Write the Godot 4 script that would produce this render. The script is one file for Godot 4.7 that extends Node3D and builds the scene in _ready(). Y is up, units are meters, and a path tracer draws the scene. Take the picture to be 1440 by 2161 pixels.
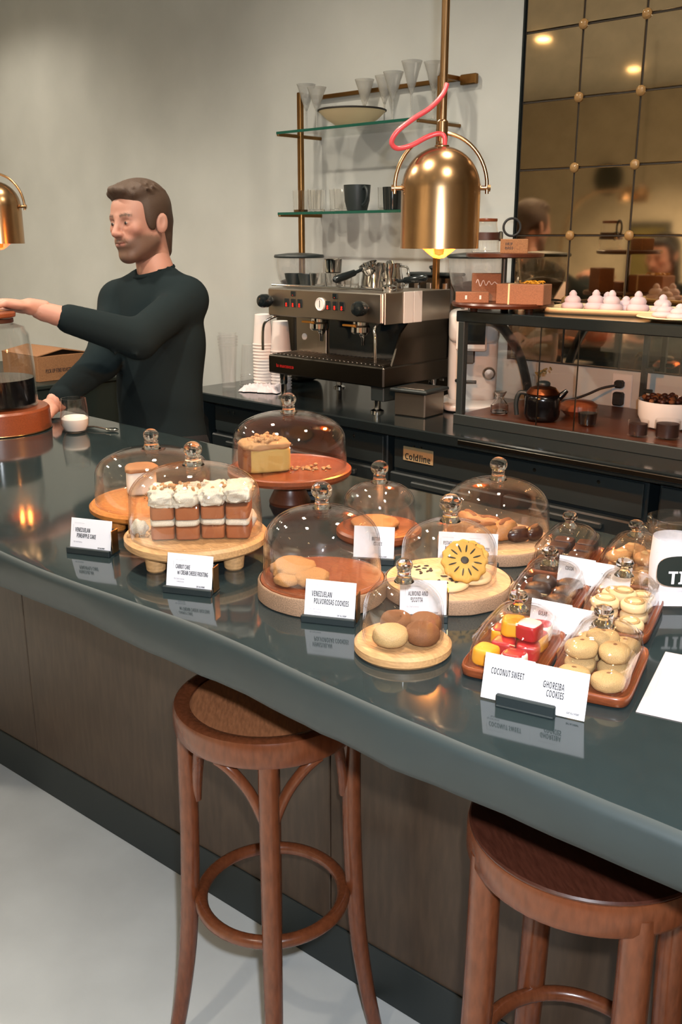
extends Node3D
# A cafe counter with cake domes, bar stools, a barista, an espresso bar and an antique mirror.

var M := {}
var taken := {}
var ZW := -3.05          # the back wall
var TOP := 1.02          # the bar counter
var HB := 0.967          # the back counter


# ---------------------------------------------------------------- mesh building
class MB:
	var v := PackedVector3Array()
	var n := PackedVector3Array()
	var c := PackedColorArray()
	var col := Color(1, 1, 1)
	var colored := false

	func tri(a: Vector3, b: Vector3, d: Vector3, na: Vector3, nb: Vector3, nd: Vector3) -> void:
		var g := (b - a).cross(d - a)
		if g.length_squared() < 1e-18:
			return
		if g.dot(na + nb + nd) > 0.0:   # front faces run clockwise
			v.append(a); v.append(d); v.append(b)
			n.append(na); n.append(nd); n.append(nb)
		else:
			v.append(a); v.append(b); v.append(d)
			n.append(na); n.append(nb); n.append(nd)
		if colored:
			c.append(col); c.append(col); c.append(col)

	func quad(a: Vector3, b: Vector3, d: Vector3, e: Vector3, nn: Vector3) -> void:
		tri(a, b, d, nn, nn, nn)
		tri(a, d, e, nn, nn, nn)

	func mesh() -> ArrayMesh:
		var arr := []
		arr.resize(Mesh.ARRAY_MAX)
		arr[Mesh.ARRAY_VERTEX] = v
		arr[Mesh.ARRAY_NORMAL] = n
		if colored:
			arr[Mesh.ARRAY_COLOR] = c
		var m := ArrayMesh.new()
		m.add_surface_from_arrays(Mesh.PRIMITIVE_TRIANGLES, arr)
		return m

	# turn a profile of (radius, height) round the y axis; going up the outside faces outwards
	func lathe(prof: Array, seg := 40, xf := Transform3D(), crease := 32.0) -> MB:
		var m := prof.size() - 1
		var dn: Array[Vector2] = []
		for i in m:
			var d: Vector2 = prof[i + 1] - prof[i]
			dn.append(Vector2(d.y, -d.x).normalized())
		var cc := cos(deg_to_rad(crease))
		for i in m:
			var p0: Vector2 = prof[i]
			var p1: Vector2 = prof[i + 1]
			if p0.distance_squared_to(p1) < 1e-14:
				continue
			var n0: Vector2 = dn[i]
			var n1: Vector2 = dn[i]
			if i > 0 and dn[i - 1].dot(dn[i]) > cc:
				n0 = (dn[i - 1] + dn[i]).normalized()
			if i < m - 1 and dn[i + 1].dot(dn[i]) > cc:
				n1 = (dn[i + 1] + dn[i]).normalized()
			for k in seg:
				var a := TAU * k / seg
				var b := TAU * (k + 1) / seg
				var ca := Vector3(cos(a), 0, sin(a))
				var cb := Vector3(cos(b), 0, sin(b))
				var A := xf * (ca * p0.x + Vector3(0, p0.y, 0))
				var B := xf * (cb * p0.x + Vector3(0, p0.y, 0))
				var C := xf * (cb * p1.x + Vector3(0, p1.y, 0))
				var D := xf * (ca * p1.x + Vector3(0, p1.y, 0))
				var nA := (xf.basis * (ca * n0.x + Vector3(0, n0.y, 0))).normalized()
				var nB := (xf.basis * (cb * n0.x + Vector3(0, n0.y, 0))).normalized()
				var nC := (xf.basis * (cb * n1.x + Vector3(0, n1.y, 0))).normalized()
				var nD := (xf.basis * (ca * n1.x + Vector3(0, n1.y, 0))).normalized()
				if p0.x > 1e-6:
					tri(A, B, C, nA, nB, nC)
				if p1.x > 1e-6:
					tri(A, C, D, nA, nC, nD)
		return self

	# a box with chamfered edges
	func box(at: Vector3, s: Vector3, bev := 0.002, turn := Basis()) -> MB:
		var h := s / 2
		bev = minf(bev, minf(h.x, minf(h.y, h.z)) * 0.95)
		var i := h - Vector3(bev, bev, bev)
		var ax: Array[Vector3] = [Vector3(1, 0, 0), Vector3(0, 1, 0), Vector3(0, 0, 1)]
		for a in 3:
			var b := (a + 1) % 3
			var d := (a + 2) % 3
			for sg in [-1.0, 1.0]:
				var o: Vector3 = ax[a] * h[a] * sg
				var U: Vector3 = ax[b] * i[b]
				var W: Vector3 = ax[d] * i[d]
				quad(at + turn * (o - U - W), at + turn * (o + U - W), at + turn * (o + U + W), at + turn * (o - U + W), turn * (ax[a] * sg))
			# edges along axis a
			for sb in [-1.0, 1.0]:
				for sd in [-1.0, 1.0]:
					var L: Vector3 = ax[a] * i[a]
					var P: Vector3 = ax[b] * h[b] * sb + ax[d] * i[d] * sd
					var Q: Vector3 = ax[b] * i[b] * sb + ax[d] * h[d] * sd
					quad(at + turn * (P - L), at + turn * (P + L), at + turn * (Q + L), at + turn * (Q - L), turn * ((ax[b] * sb + ax[d] * sd).normalized()))
		for sx in [-1.0, 1.0]:
			for sy in [-1.0, 1.0]:
				for sz in [-1.0, 1.0]:
					var nn := turn * Vector3(sx, sy, sz).normalized()
					tri(at + turn * Vector3(h.x * sx, i.y * sy, i.z * sz), at + turn * Vector3(i.x * sx, h.y * sy, i.z * sz), at + turn * Vector3(i.x * sx, i.y * sy, h.z * sz), nn, nn, nn)
		return self

	# a grid of points p[row][column] with smooth normals; "round" closes the columns
	func sheet(p: Array, round := true) -> MB:
		var R := p.size()
		var K: int = p[0].size()
		var nn := []
		for r in R:
			var row := PackedVector3Array()
			for k in K:
				var kp := (k + 1) % K if round else mini(k + 1, K - 1)
				var km := (k + K - 1) % K if round else maxi(k - 1, 0)
				var rp := mini(r + 1, R - 1)
				var rm := maxi(r - 1, 0)
				var du: Vector3 = p[r][kp] - p[r][km]
				if du.length_squared() < 1e-16:
					var rr := r + 1 if r == 0 else r - 1
					du = p[rr][kp] - p[rr][km]
				var dv: Vector3 = p[rp][k] - p[rm][k]
				row.append(du.cross(dv).normalized())
			nn.append(row)
		var last := K if round else K - 1
		for r in R - 1:
			for k in last:
				var k2 := (k + 1) % K
				tri(p[r][k], p[r][k2], p[r + 1][k2], nn[r][k], nn[r][k2], nn[r + 1][k2])
				tri(p[r][k], p[r + 1][k2], p[r + 1][k], nn[r][k], nn[r + 1][k2], nn[r + 1][k])
		return self

	# a superellipsoid: e1 shapes its section, e2 its plan (2 = round, more = boxy); "wob" displaces it with noise
	func sup(at: Vector3, r: Vector3, e1 := 2.0, e2 := 2.0, turn := Basis(), seg := 20, noise: FastNoiseLite = null, wob := 0.0, off := Vector3.ZERO) -> MB:
		var rows := []
		var nr := seg / 2 + 1
		for j in nr:
			var ph := -PI / 2 + PI * j / (nr - 1)
			var cy := signf(sin(ph)) * pow(absf(sin(ph)), 2.0 / e1)
			var cr := pow(maxf(cos(ph), 0.0), 2.0 / e1)
			var row := PackedVector3Array()
			for k in seg:
				var a := -TAU * k / seg
				var q := Vector3(signf(cos(a)) * pow(absf(cos(a)), 2.0 / e2) * cr, cy, signf(sin(a)) * pow(absf(sin(a)), 2.0 / e2) * cr) * r
				if noise:
					q *= 1.0 + wob * noise.get_noise_3dv((q + off) * 1000.0)
				row.append(at + turn * q)
			rows.append(row)
		return sheet(rows)

	# a bar of round section through points; r is one radius or one for each point
	func tube(pts: Array, r, seg := 10, closed := false) -> MB:
		var rows := []
		var N := pts.size()
		var t0: Vector3 = (pts[1] - pts[0]).normalized()
		var up := Vector3.UP if absf(t0.y) < 0.9 else Vector3.RIGHT
		var u := t0.cross(up).normalized()
		for i in N:
			var t: Vector3
			if closed:
				t = (pts[(i + 1) % N] - pts[(i + N - 1) % N]).normalized()
			else:
				t = (pts[mini(i + 1, N - 1)] - pts[maxi(i - 1, 0)]).normalized()
			u = (u - t * u.dot(t)).normalized()
			var w := t.cross(u)
			var rad: float = r[i] if r is Array else r
			var row := PackedVector3Array()
			for k in seg:
				var a := TAU * k / seg
				row.append(pts[i] + (u * cos(a) + w * sin(a)) * rad)
			rows.append(row)
		if closed:
			rows.append(rows[0])
			# match the seam: the frame may have turned, so look for the nearest start
			var best := 0
			var bd := 1e9
			for k in seg:
				var d: float = rows[N - 1][0].distance_squared_to(rows[0][k])
				if d < bd:
					bd = d; best = k
			var row2 := PackedVector3Array()
			for k in seg:
				row2.append(rows[0][(k + best) % seg])
			rows[N] = row2
		sheet(rows)
		if not closed:
			for e in [0, N - 1]:
				var nn: Vector3 = (pts[0] - pts[1]).normalized() if e == 0 else (pts[N - 1] - pts[N - 2]).normalized()
				for k in seg:
					tri(pts[e], rows[e][k], rows[e][(k + 1) % seg], nn, nn, nn)
		return self

	# an outline in x and y pushed from z0 to z1
	func prism(poly: PackedVector2Array, z0: float, z1: float, xf := Transform3D()) -> MB:
		var idx := Geometry2D.triangulate_polygon(poly)
		for zz in [z0, z1]:
			var nn := xf.basis * Vector3(0, 0, signf(zz - (z0 + z1) / 2))
			for i in range(0, idx.size(), 3):
				var q := []
				for k in 3:
					q.append(xf * Vector3(poly[idx[i + k]].x, poly[idx[i + k]].y, zz))
				tri(q[0], q[1], q[2], nn, nn, nn)
		var ccw := 0.0
		for i in poly.size():
			var a := poly[i]
			var b := poly[(i + 1) % poly.size()]
			ccw += a.x * b.y - b.x * a.y
		for i in poly.size():
			var a := poly[i]
			var b := poly[(i + 1) % poly.size()]
			var e := (b - a).normalized() * signf(ccw)
			quad(xf * Vector3(a.x, a.y, z0), xf * Vector3(b.x, b.y, z0), xf * Vector3(b.x, b.y, z1), xf * Vector3(a.x, a.y, z1), xf.basis * Vector3(e.y, -e.x, 0))
		return self


# a field of distances on a grid, meshed by surface nets: bodies, heads and hands
class Field:
	var o: Vector3
	var s: float
	var nx: int
	var ny: int
	var nz: int
	var f := PackedFloat32Array()

	func _init(lo: Vector3, hi: Vector3, cell: float) -> void:
		o = lo; s = cell
		nx = int(ceil((hi.x - lo.x) / cell)) + 1
		ny = int(ceil((hi.y - lo.y) / cell)) + 1
		nz = int(ceil((hi.z - lo.z) / cell)) + 1
		f.resize(nx * ny * nz)
		f.fill(1.0)

	func span(lo: Vector3, hi: Vector3) -> PackedInt32Array:
		var a := (lo - o) / s
		var b := (hi - o) / s
		return PackedInt32Array([maxi(0, int(floor(a.x))), mini(nx - 1, int(ceil(b.x))), maxi(0, int(floor(a.y))), mini(ny - 1, int(ceil(b.y))), maxi(0, int(floor(a.z))), mini(nz - 1, int(ceil(b.z)))])

	func put(i: int, d: float, k: float, sub: bool) -> void:
		var g := f[i]
		if sub:
			d = -d
			var h := maxf(k - absf(g - d), 0.0) / k
			f[i] = maxf(g, d) + h * h * k * 0.25
		else:
			var h := maxf(k - absf(g - d), 0.0) / k
			f[i] = minf(g, d) - h * h * k * 0.25

	func cap(a: Vector3, b: Vector3, ra: float, rb: float, k := 0.02, sub := false) -> void:
		var m := maxf(ra, rb) + k + 3.0 * s
		var e := Vector3(m, m, m)
		var w := span(a.min(b) - e, a.max(b) + e)
		var ab := b - a
		var l2 := maxf(ab.length_squared(), 1e-9)
		for z in range(w[4], w[5] + 1):
			for y in range(w[2], w[3] + 1):
				var i := (z * ny + y) * nx + w[0]
				var p := o + Vector3(w[0], y, z) * s - a
				for x in range(w[0], w[1] + 1):
					var t := clampf(p.dot(ab) / l2, 0.0, 1.0)
					var d := (p - ab * t).length() - ra - (rb - ra) * t
					if d < m:
						put(i, d, k, sub)
					p.x += s
					i += 1

	func ell(c: Vector3, r: Vector3, k := 0.02, turn := Basis(), sub := false) -> void:
		var big := maxf(r.x, maxf(r.y, r.z)) + k + 3.0 * s
		var e := Vector3(big, big, big)
		var w := span(c - e, c + e)
		var inv := turn.inverse()
		var step := inv * Vector3(s, 0, 0)
		var m := k + 3.0 * s
		for z in range(w[4], w[5] + 1):
			for y in range(w[2], w[3] + 1):
				var i := (z * ny + y) * nx + w[0]
				var p := inv * (o + Vector3(w[0], y, z) * s - c)
				for x in range(w[0], w[1] + 1):
					var q := p / r
					var k0 := q.length()
					var k1 := (q / r).length()
					var d := k0 * (k0 - 1.0) / k1 if k1 > 1e-6 else -minf(r.x, minf(r.y, r.z))
					if d < m:
						put(i, d, k, sub)
					p += step
					i += 1

	func net(mb: MB, xf := Transform3D(), paint := 0, plain := Color(1, 1, 1)) -> void:
		var vi := PackedInt32Array()
		vi.resize(nx * ny * nz)
		vi.fill(-1)
		var P := PackedVector3Array()
		var N := PackedVector3Array()
		var C := PackedColorArray()
		var sy := nx
		var sz := nx * ny
		var off := [0, 1, sy, sy + 1, sz, sz + 1, sz + sy, sz + sy + 1]
		var edges := [[0, 1], [2, 3], [4, 5], [6, 7], [0, 2], [1, 3], [4, 6], [5, 7], [0, 4], [1, 5], [2, 6], [3, 7]]
		var cor: Array[Vector3] = []
		for q in 8:
			cor.append(Vector3(q & 1, (q >> 1) & 1, (q >> 2) & 1))
		for z in nz - 1:
			for y in ny - 1:
				var i := z * sz + y * sy
				for x in nx - 1:
					var neg := 0
					if f[i] < 0: neg += 1
					if f[i + 1] < 0: neg += 1
					if f[i + sy] < 0: neg += 1
					if f[i + sy + 1] < 0: neg += 1
					if f[i + sz] < 0: neg += 1
					if f[i + sz + 1] < 0: neg += 1
					if f[i + sz + sy] < 0: neg += 1
					if f[i + sz + sy + 1] < 0: neg += 1
					if neg > 0 and neg < 8:
						var sum := Vector3.ZERO
						var cnt := 0
						for e in edges:
							var a: float = f[i + off[e[0]]]
							var b: float = f[i + off[e[1]]]
							if (a < 0) != (b < 0):
								sum += cor[e[0]].lerp(cor[e[1]], a / (a - b))
								cnt += 1
						var g := Vector3(
							f[i + 1] - f[i] + f[i + sy + 1] - f[i + sy] + f[i + sz + 1] - f[i + sz] + f[i + sz + sy + 1] - f[i + sz + sy],
							f[i + sy] - f[i] + f[i + sy + 1] - f[i + 1] + f[i + sz + sy] - f[i + sz] + f[i + sz + sy + 1] - f[i + sz + 1],
							f[i + sz] - f[i] + f[i + sz + 1] - f[i + 1] + f[i + sz + sy] - f[i + sy] + f[i + sz + sy + 1] - f[i + sy + 1])
						vi[i] = P.size()
						var loc := o + (Vector3(x, y, z) + sum / cnt) * s
						P.append(xf * loc)
						N.append((xf.basis * g).normalized())
						C.append(plain if paint == 0 else FaceTone.tone(loc, paint == 2))
					i += 1
		for z in range(1, nz - 1):
			for y in range(1, ny - 1):
				var i := z * sz + y * sy + 1
				for x in range(1, nx - 1):
					var a := f[i] < 0
					if a != (f[i + 1] < 0):
						_face(mb, P, N, C, vi[i], vi[i - sy], vi[i - sy - sz], vi[i - sz])
					if a != (f[i + sy] < 0):
						_face(mb, P, N, C, vi[i], vi[i - 1], vi[i - 1 - sz], vi[i - sz])
					if a != (f[i + sz] < 0):
						_face(mb, P, N, C, vi[i], vi[i - 1], vi[i - 1 - sy], vi[i - sy])
					i += 1

	func _face(mb: MB, P: PackedVector3Array, N: PackedVector3Array, C: PackedColorArray, a: int, b: int, c: int, d: int) -> void:
		if a < 0 or b < 0 or c < 0 or d < 0:
			return
		mb.col = C[a]
		mb.tri(P[a], P[b], P[c], N[a], N[b], N[c])
		mb.tri(P[a], P[c], P[d], N[a], N[c], N[d])


# the colours of a face, by place on the head
class FaceTone:
	static func tone(p: Vector3, beard: bool) -> Color:
		var skin := Color(0.40, 0.20, 0.145)
		var c := skin
		# cheeks, nose and ears a little redder
		var red := exp(-((p - Vector3(signf(p.x) * 0.042, -0.02, 0.075)).length_squared()) / 0.0007) + exp(-((p - Vector3(0, -0.024, 0.115)).length_squared()) / 0.0003)
		c = c.lerp(Color(0.44, 0.175, 0.125), clampf(red, 0, 1) * 0.6)
		# lips
		var lip := exp(-pow((p.y + 0.0605) / 0.0062, 2)) * (1.0 - smoothstep(0.017, 0.026, absf(p.x))) * smoothstep(0.07, 0.085, p.z)
		c = c.lerp(Color(0.32, 0.125, 0.10), lip * 0.8)
		# brows
		var by := 0.0285 - 0.18 * absf(absf(p.x) - 0.032)
		var brow := exp(-pow((p.y - by) / 0.0048, 2)) * smoothstep(0.011, 0.016, absf(p.x)) * (1.0 - smoothstep(0.046, 0.053, absf(p.x))) * smoothstep(0.05, 0.07, p.z)
		c = c.lerp(Color(0.035, 0.022, 0.015), brow * 0.85)
		if beard:
			var jaw := (1.0 - smoothstep(-0.062, -0.04, p.y + 0.10 * (0.06 - p.z) - 0.02 * smoothstep(0.03, 0.06, absf(p.x)))) * smoothstep(-0.03, 0.0, p.z) * smoothstep(-0.128, -0.112, p.y)
			var lipring := exp(-pow((p.y + 0.048) / 0.006, 2)) * (1.0 - smoothstep(0.018, 0.03, absf(p.x))) * smoothstep(0.07, 0.085, p.z)
			c = c.lerp(Color(0.085, 0.05, 0.033), clampf(jaw + lipring * 0.45, 0, 1) * (1.0 - lip) * 0.85)
		return c


# ---------------------------------------------------------------- scene helpers
func numbered(called: String) -> String:
	var k: int = taken.get(called, 0)
	taken[called] = k + 1
	return called if k == 0 else "%s_%03d" % [called, k]


func tag(o: Node3D, label: String, category: String, group := "") -> Node3D:
	o.set_meta("label", label)
	o.set_meta("category", category)
	if group:
		o.set_meta("group", group)
	return o


func thing(called: String, label: String, category: String, at := Vector3.ZERO, turn := 0.0, group := "") -> Node3D:
	var o := Node3D.new()
	o.name = numbered(called)
	add_child(o)
	o.position = at
	o.rotation_degrees.y = turn
	tag(o, label, category, group)
	return o


func part(called: String, m, mat: Material, parent: Node3D, at := Vector3.ZERO, turn := Vector3.ZERO) -> MeshInstance3D:
	var o := MeshInstance3D.new()
	o.name = called
	o.mesh = m.mesh() if m is MB else m
	o.material_override = mat
	o.position = at
	o.rotation_degrees = turn
	parent.add_child(o, true)
	return o


func struct(called: String, m, mat: Material, parent: Node3D = self) -> MeshInstance3D:
	var o := part(called, m, mat, parent)
	if parent == self:
		o.set_meta("kind", "structure")
	return o


func copy(o: Node3D, label: String, at: Vector3, turn := 0.0, kind := "") -> Node3D:
	var d: Node3D = o.duplicate()
	var base: String = kind if kind else String(o.name).rstrip("0123456789").trim_suffix("_")
	d.name = numbered(base)
	add_child(d)
	d.position = at
	d.rotation_degrees.y = turn
	d.set_meta("label", label)
	return d


func V(x: float, y: float) -> Vector2:
	return Vector2(x, y)


func bx(s: Vector3, bev := 0.002, at := Vector3.ZERO, turn := Basis()) -> MB:
	return MB.new().box(at, s, bev, turn)


func smooth_path(pts: Array, n := 6, closed := false) -> Array:
	var out := []
	var N := pts.size()
	var segs := N if closed else N - 1
	for i in segs:
		var p0: Vector3 = pts[(i - 1 + N) % N] if closed or i > 0 else pts[0]
		var p1: Vector3 = pts[i]
		var p2: Vector3 = pts[(i + 1) % N]
		var p3: Vector3 = pts[(i + 2) % N] if closed or i < N - 2 else pts[N - 1]
		for k in n:
			out.append(p1.cubic_interpolate(p2, p0, p3, float(k) / n))
	if not closed:
		out.append(pts[N - 1])
	return out


func ring(r: float, n := 40, at := Vector3.ZERO) -> Array:
	var a := []
	for k in n:
		a.append(at + Vector3(cos(TAU * k / n) * r, 0, sin(TAU * k / n) * r))
	return a


# lettering: a thin solid of letters, "cap" metres high, narrowed by "narrow"
func letters(text: String, cap: float, mat: Material, parent: Node3D, at: Vector3, narrow := 1.0, turn := Vector3.ZERO, bold := true, center := false, called := "lettering", thick := 0.0003) -> MeshInstance3D:
	var t := TextMesh.new()
	var f := SystemFont.new()
	f.font_names = PackedStringArray(["Droid Sans"])
	f.font_weight = 700 if bold else 400
	t.font = f
	t.font_size = 32
	t.pixel_size = cap / (32.0 * 0.72)
	t.depth = thick
	t.curve_step = 2.0
	t.horizontal_alignment = HORIZONTAL_ALIGNMENT_CENTER if center else HORIZONTAL_ALIGNMENT_LEFT
	t.text = text
	var o := MeshInstance3D.new()
	o.name = called
	o.mesh = t
	o.material_override = mat
	o.rotation_degrees = turn
	o.scale = Vector3(narrow, 1, 1)
	o.position = at
	parent.add_child(o, true)
	return o


# ---------------------------------------------------------------- materials
func noise_tex(freq: float, kind: int, lo: Color, hi: Color, oct := 4, size := 512, sd := 1) -> NoiseTexture2D:
	var n := FastNoiseLite.new()
	n.seed = sd
	n.noise_type = kind
	n.frequency = freq
	n.fractal_octaves = oct
	var t := NoiseTexture2D.new()
	t.width = size
	t.height = size
	t.seamless = true
	t.noise = n
	var g := Gradient.new()
	g.set_color(0, lo)
	g.set_color(1, hi)
	t.color_ramp = g
	return t


func mat(called: String, col: Color, rough := 0.6, metal := 0.0) -> StandardMaterial3D:
	var m := StandardMaterial3D.new()
	m.resource_name = called
	m.albedo_color = col
	m.roughness = rough
	m.metallic = metal
	M[called] = m
	return m


func grained(called: String, col: Color, tex: Texture2D, scale: Vector3, rough := 0.5, relief := 0.0) -> StandardMaterial3D:
	var m := mat(called, col, rough)
	m.albedo_texture = tex
	m.uv1_triplanar = true
	m.uv1_scale = scale
	if relief > 0.0:
		m.heightmap_enabled = true
		m.heightmap_texture = tex
		m.heightmap_scale = relief
	return m


func pane(called: String, a: float, col := Color(1, 1, 1)) -> StandardMaterial3D:
	var m := mat(called, Color(col.r, col.g, col.b, a), 0.015)
	m.transparency = BaseMaterial3D.TRANSPARENCY_ALPHA
	return m


func solid_glass(called: String, col := Color(1, 1, 1)) -> StandardMaterial3D:
	var m := mat(called, Color(col.r, col.g, col.b, 0.0), 0.01)
	m.refraction_enabled = true
	m.refraction_scale = 0.05
	return m


func glow(called: String, col: Color, e: float) -> StandardMaterial3D:
	var m := mat(called, col)
	m.emission_enabled = true
	m.emission = col
	m.emission_energy_multiplier = e
	return m


func materials() -> void:
	var gray := Color(0.62, 0.62, 0.62)
	var white := Color(1, 1, 1)
	var grain := noise_tex(0.018, FastNoiseLite.TYPE_SIMPLEX_SMOOTH, Color(0.76, 0.74, 0.73), white, 5)
	var blot := noise_tex(0.012, FastNoiseLite.TYPE_SIMPLEX_SMOOTH, Color(0.94, 0.94, 0.94), white, 4, 512, 7)
	var speck := noise_tex(0.09, FastNoiseLite.TYPE_SIMPLEX, gray, white, 3, 512, 3)
	var fine := noise_tex(0.2, FastNoiseLite.TYPE_VALUE, Color(0.8, 0.8, 0.8), white, 2, 512, 5)
	grained("wall", Color(0.715, 0.72, 0.705), blot, Vector3(0.3, 0.3, 0.3), 0.85)
	grained("wall_warm", Color(0.74, 0.70, 0.62), blot, Vector3(0.3, 0.3, 0.3), 0.85)
	grained("ceiling", Color(0.66, 0.66, 0.64), blot, Vector3(0.3, 0.3, 0.3), 0.9)
	grained("floor", Color(0.80, 0.81, 0.81), blot, Vector3(0.6, 0.6, 0.6), 0.5)
	var slab := grained("slab", Color(0.14, 0.178, 0.185), blot, Vector3(2.2, 2.2, 2.2), 0.13)
	slab.roughness_texture = noise_tex(0.03, FastNoiseLite.TYPE_SIMPLEX_SMOOTH, Color(0.3, 0.75, 0.3), Color(0.3, 1, 0.3), 4, 512, 9)
	slab.roughness = 0.24
	slab.metallic_specular = 0.5
	grained("slab_edge", Color(0.13, 0.172, 0.18), blot, Vector3(2.2, 2.2, 2.2), 0.5)
	grained("base_panel", Color(0.30, 0.235, 0.18), grain, Vector3(4, 0.7, 4), 0.42)
	mat("kick", Color(0.115, 0.145, 0.15), 0.5)
	grained("bentwood", Color(0.45, 0.245, 0.145), grain, Vector3(9, 2.2, 9), 0.24)
	grained("seat_light", Color(0.68, 0.44, 0.29), grain, Vector3(16, 16, 3), 0.5)
	grained("seat_dark", Color(0.30, 0.155, 0.11), grain, Vector3(16, 16, 3), 0.28)
	grained("oak", Color(0.80, 0.62, 0.42), grain, Vector3(4, 18, 18), 0.45)
	grained("pale_wood", Color(0.82, 0.66, 0.50), grain, Vector3(5, 22, 22), 0.5)
	grained("acacia", Color(0.53, 0.275, 0.155), grain, Vector3(5, 22, 22), 0.3)
	grained("amber_wood", Color(0.76, 0.47, 0.20), grain, Vector3(6, 20, 20), 0.4)
	grained("walnut", Color(0.33, 0.17, 0.10), grain, Vector3(5, 22, 22), 0.3)
	grained("bark", Color(0.70, 0.55, 0.43), speck, Vector3(8, 8, 8), 0.7)
	grained("card_stock", Color(0.60, 0.42, 0.27), fine, Vector3(4, 4, 4), 0.8)
	grained("kraft", Color(0.58, 0.39, 0.28), fine, Vector3(6, 6, 6), 0.75)
	mat("paper", Color(0.845, 0.83, 0.845), 0.6)
	mat("pinkish_paper", Color(0.80, 0.72, 0.70), 0.7)
	mat("ink", Color(0.10, 0.095, 0.11), 0.6)
	mat("faint_ink", Color(0.62, 0.60, 0.62), 0.6)
	mat("black", Color(0.115, 0.145, 0.15), 0.45)
	mat("gloss_black", Color(0.085, 0.11, 0.118), 0.12)
	mat("fridge", Color(0.10, 0.13, 0.14), 0.4)
	mat("rubber", Color(0.09, 0.10, 0.105), 0.6)
	grained("brass", Color(0.74, 0.59, 0.43), blot, Vector3(7, 2, 7), 0.25).metallic = 1.0
	mat("aged_brass", Color(0.52, 0.38, 0.22), 0.35, 1.0)
	mat("chrome", Color(0.82, 0.82, 0.82), 0.08, 1.0)
	mat("steel", Color(0.64, 0.61, 0.57), 0.34, 1.0)
	mat("dark_steel", Color(0.33, 0.31, 0.28), 0.3, 1.0)
	mat("white_gloss", Color(0.80, 0.79, 0.78), 0.25)
	mat("plate_gold", Color(0.60, 0.53, 0.40), 0.4)
	mat("porcelain", Color(0.86, 0.85, 0.84), 0.2)
	mat("cup_paper", Color(0.84, 0.80, 0.78), 0.6)
	mat("cloth", Color(0.80, 0.76, 0.78), 0.9)
	mat("pink_cord", Color(0.80, 0.27, 0.29), 0.3)
	mat("red_print", Color(0.62, 0.10, 0.09), 0.4)
	glow("red_sign", Color(0.9, 0.14, 0.08), 0.35)
	pane("glass", 0.0)
	pane("clear_plastic", 0.09, Color(0.70, 0.70, 0.70))
	pane("green_glass", 0.10, Color(0.12, 0.45, 0.36))
	pane("amber_glass", 0.16, Color(1.0, 0.5, 0.18))
	solid_glass("solid_glass")
	grained("frosted", Color(0.80, 0.80, 0.78), speck, Vector3(30, 30, 30), 0.3)
	M.frosted.transparency = BaseMaterial3D.TRANSPARENCY_ALPHA
	M.frosted.albedo_color.a = 0.42
	mat("glass_edge", Color(0.09, 0.29, 0.24), 0.1)
	var mir := grained("mirror", Color(0.83, 0.735, 0.605), blot, Vector3(2.0, 2.0, 2.0), 0.05)
	mir.metallic = 1.0
	mat("mirror_seam", Color(0.16, 0.12, 0.08), 0.5)
	grained("sponge", Color(0.70, 0.40, 0.22), speck, Vector3(22, 22, 22), 0.85, 0.10)
	grained("yellow_cake", Color(0.84, 0.69, 0.38), speck, Vector3(22, 22, 22), 0.85, 0.08)
	grained("crust", Color(0.56, 0.32, 0.16), speck, Vector3(18, 18, 18), 0.85, 0.10)
	grained("cream", Color(0.92, 0.86, 0.77), speck, Vector3(14, 14, 14), 0.7, 0.06)
	grained("crumb", Color(0.80, 0.60, 0.40), speck, Vector3(20, 20, 20), 0.85, 0.10)
	grained("shortbread", Color(0.74, 0.52, 0.29), speck, Vector3(14, 14, 14), 0.8, 0.10)
	grained("brown_cookie", Color(0.55, 0.34, 0.18), speck, Vector3(16, 16, 16), 0.75, 0.10)
	grained("pale_cookie", Color(0.84, 0.68, 0.45), speck, Vector3(16, 16, 16), 0.75, 0.10)
	mat("saffron", Color(0.72, 0.54, 0.22), 0.7)
	mat("ivory_cookie", Color(0.84, 0.72, 0.54), 0.75)
	mat("seed", Color(0.10, 0.075, 0.05), 0.6)
	mat("date", Color(0.17, 0.075, 0.05), 0.3)
	grained("pastry", Color(0.72, 0.48, 0.26), speck, Vector3(16, 16, 16), 0.6, 0.08)
	mat("chocolate", Color(0.17, 0.085, 0.06), 0.5)
	mat("sweet_yellow", Color(0.80, 0.55, 0.09), 0.45)
	mat("sweet_red", Color(0.62, 0.12, 0.13), 0.35)
	mat("sweet_white", Color(0.88, 0.83, 0.76), 0.55)
	mat("meringue", Color(0.74, 0.67, 0.70), 0.7)
	mat("sugar", Color(0.80, 0.77, 0.74), 0.9)
	mat("coffee", Color(0.035, 0.03, 0.035), 0.15)
	mat("leather", Color(0.22, 0.09, 0.05), 0.5)
	mat("tray_cream", Color(0.84, 0.76, 0.60), 0.5)
	mat("leaf", Color(0.42, 0.38, 0.20), 0.6)
	mat("dark_green", Color(0.085, 0.12, 0.10), 0.5)
	mat("shirt", Color(0.10, 0.135, 0.145), 0.95)
	mat("trousers", Color(0.05, 0.06, 0.075), 0.85)
	mat("eye_white", Color(0.55, 0.50, 0.47), 0.9)
	grained("hair", Color(0.33, 0.235, 0.165), speck, Vector3(26, 7, 9), 0.6, 0.25)
	mat("black_hair", Color(0.06, 0.05, 0.045), 0.5)
	var skin := mat("skin", Color(1, 1, 1), 0.55)
	skin.vertex_color_use_as_albedo = true
	skin.subsurf_scatter_enabled = true
	skin.subsurf_scatter_strength = 0.06
	M.shirt.metallic_specular = 0.2


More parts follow.
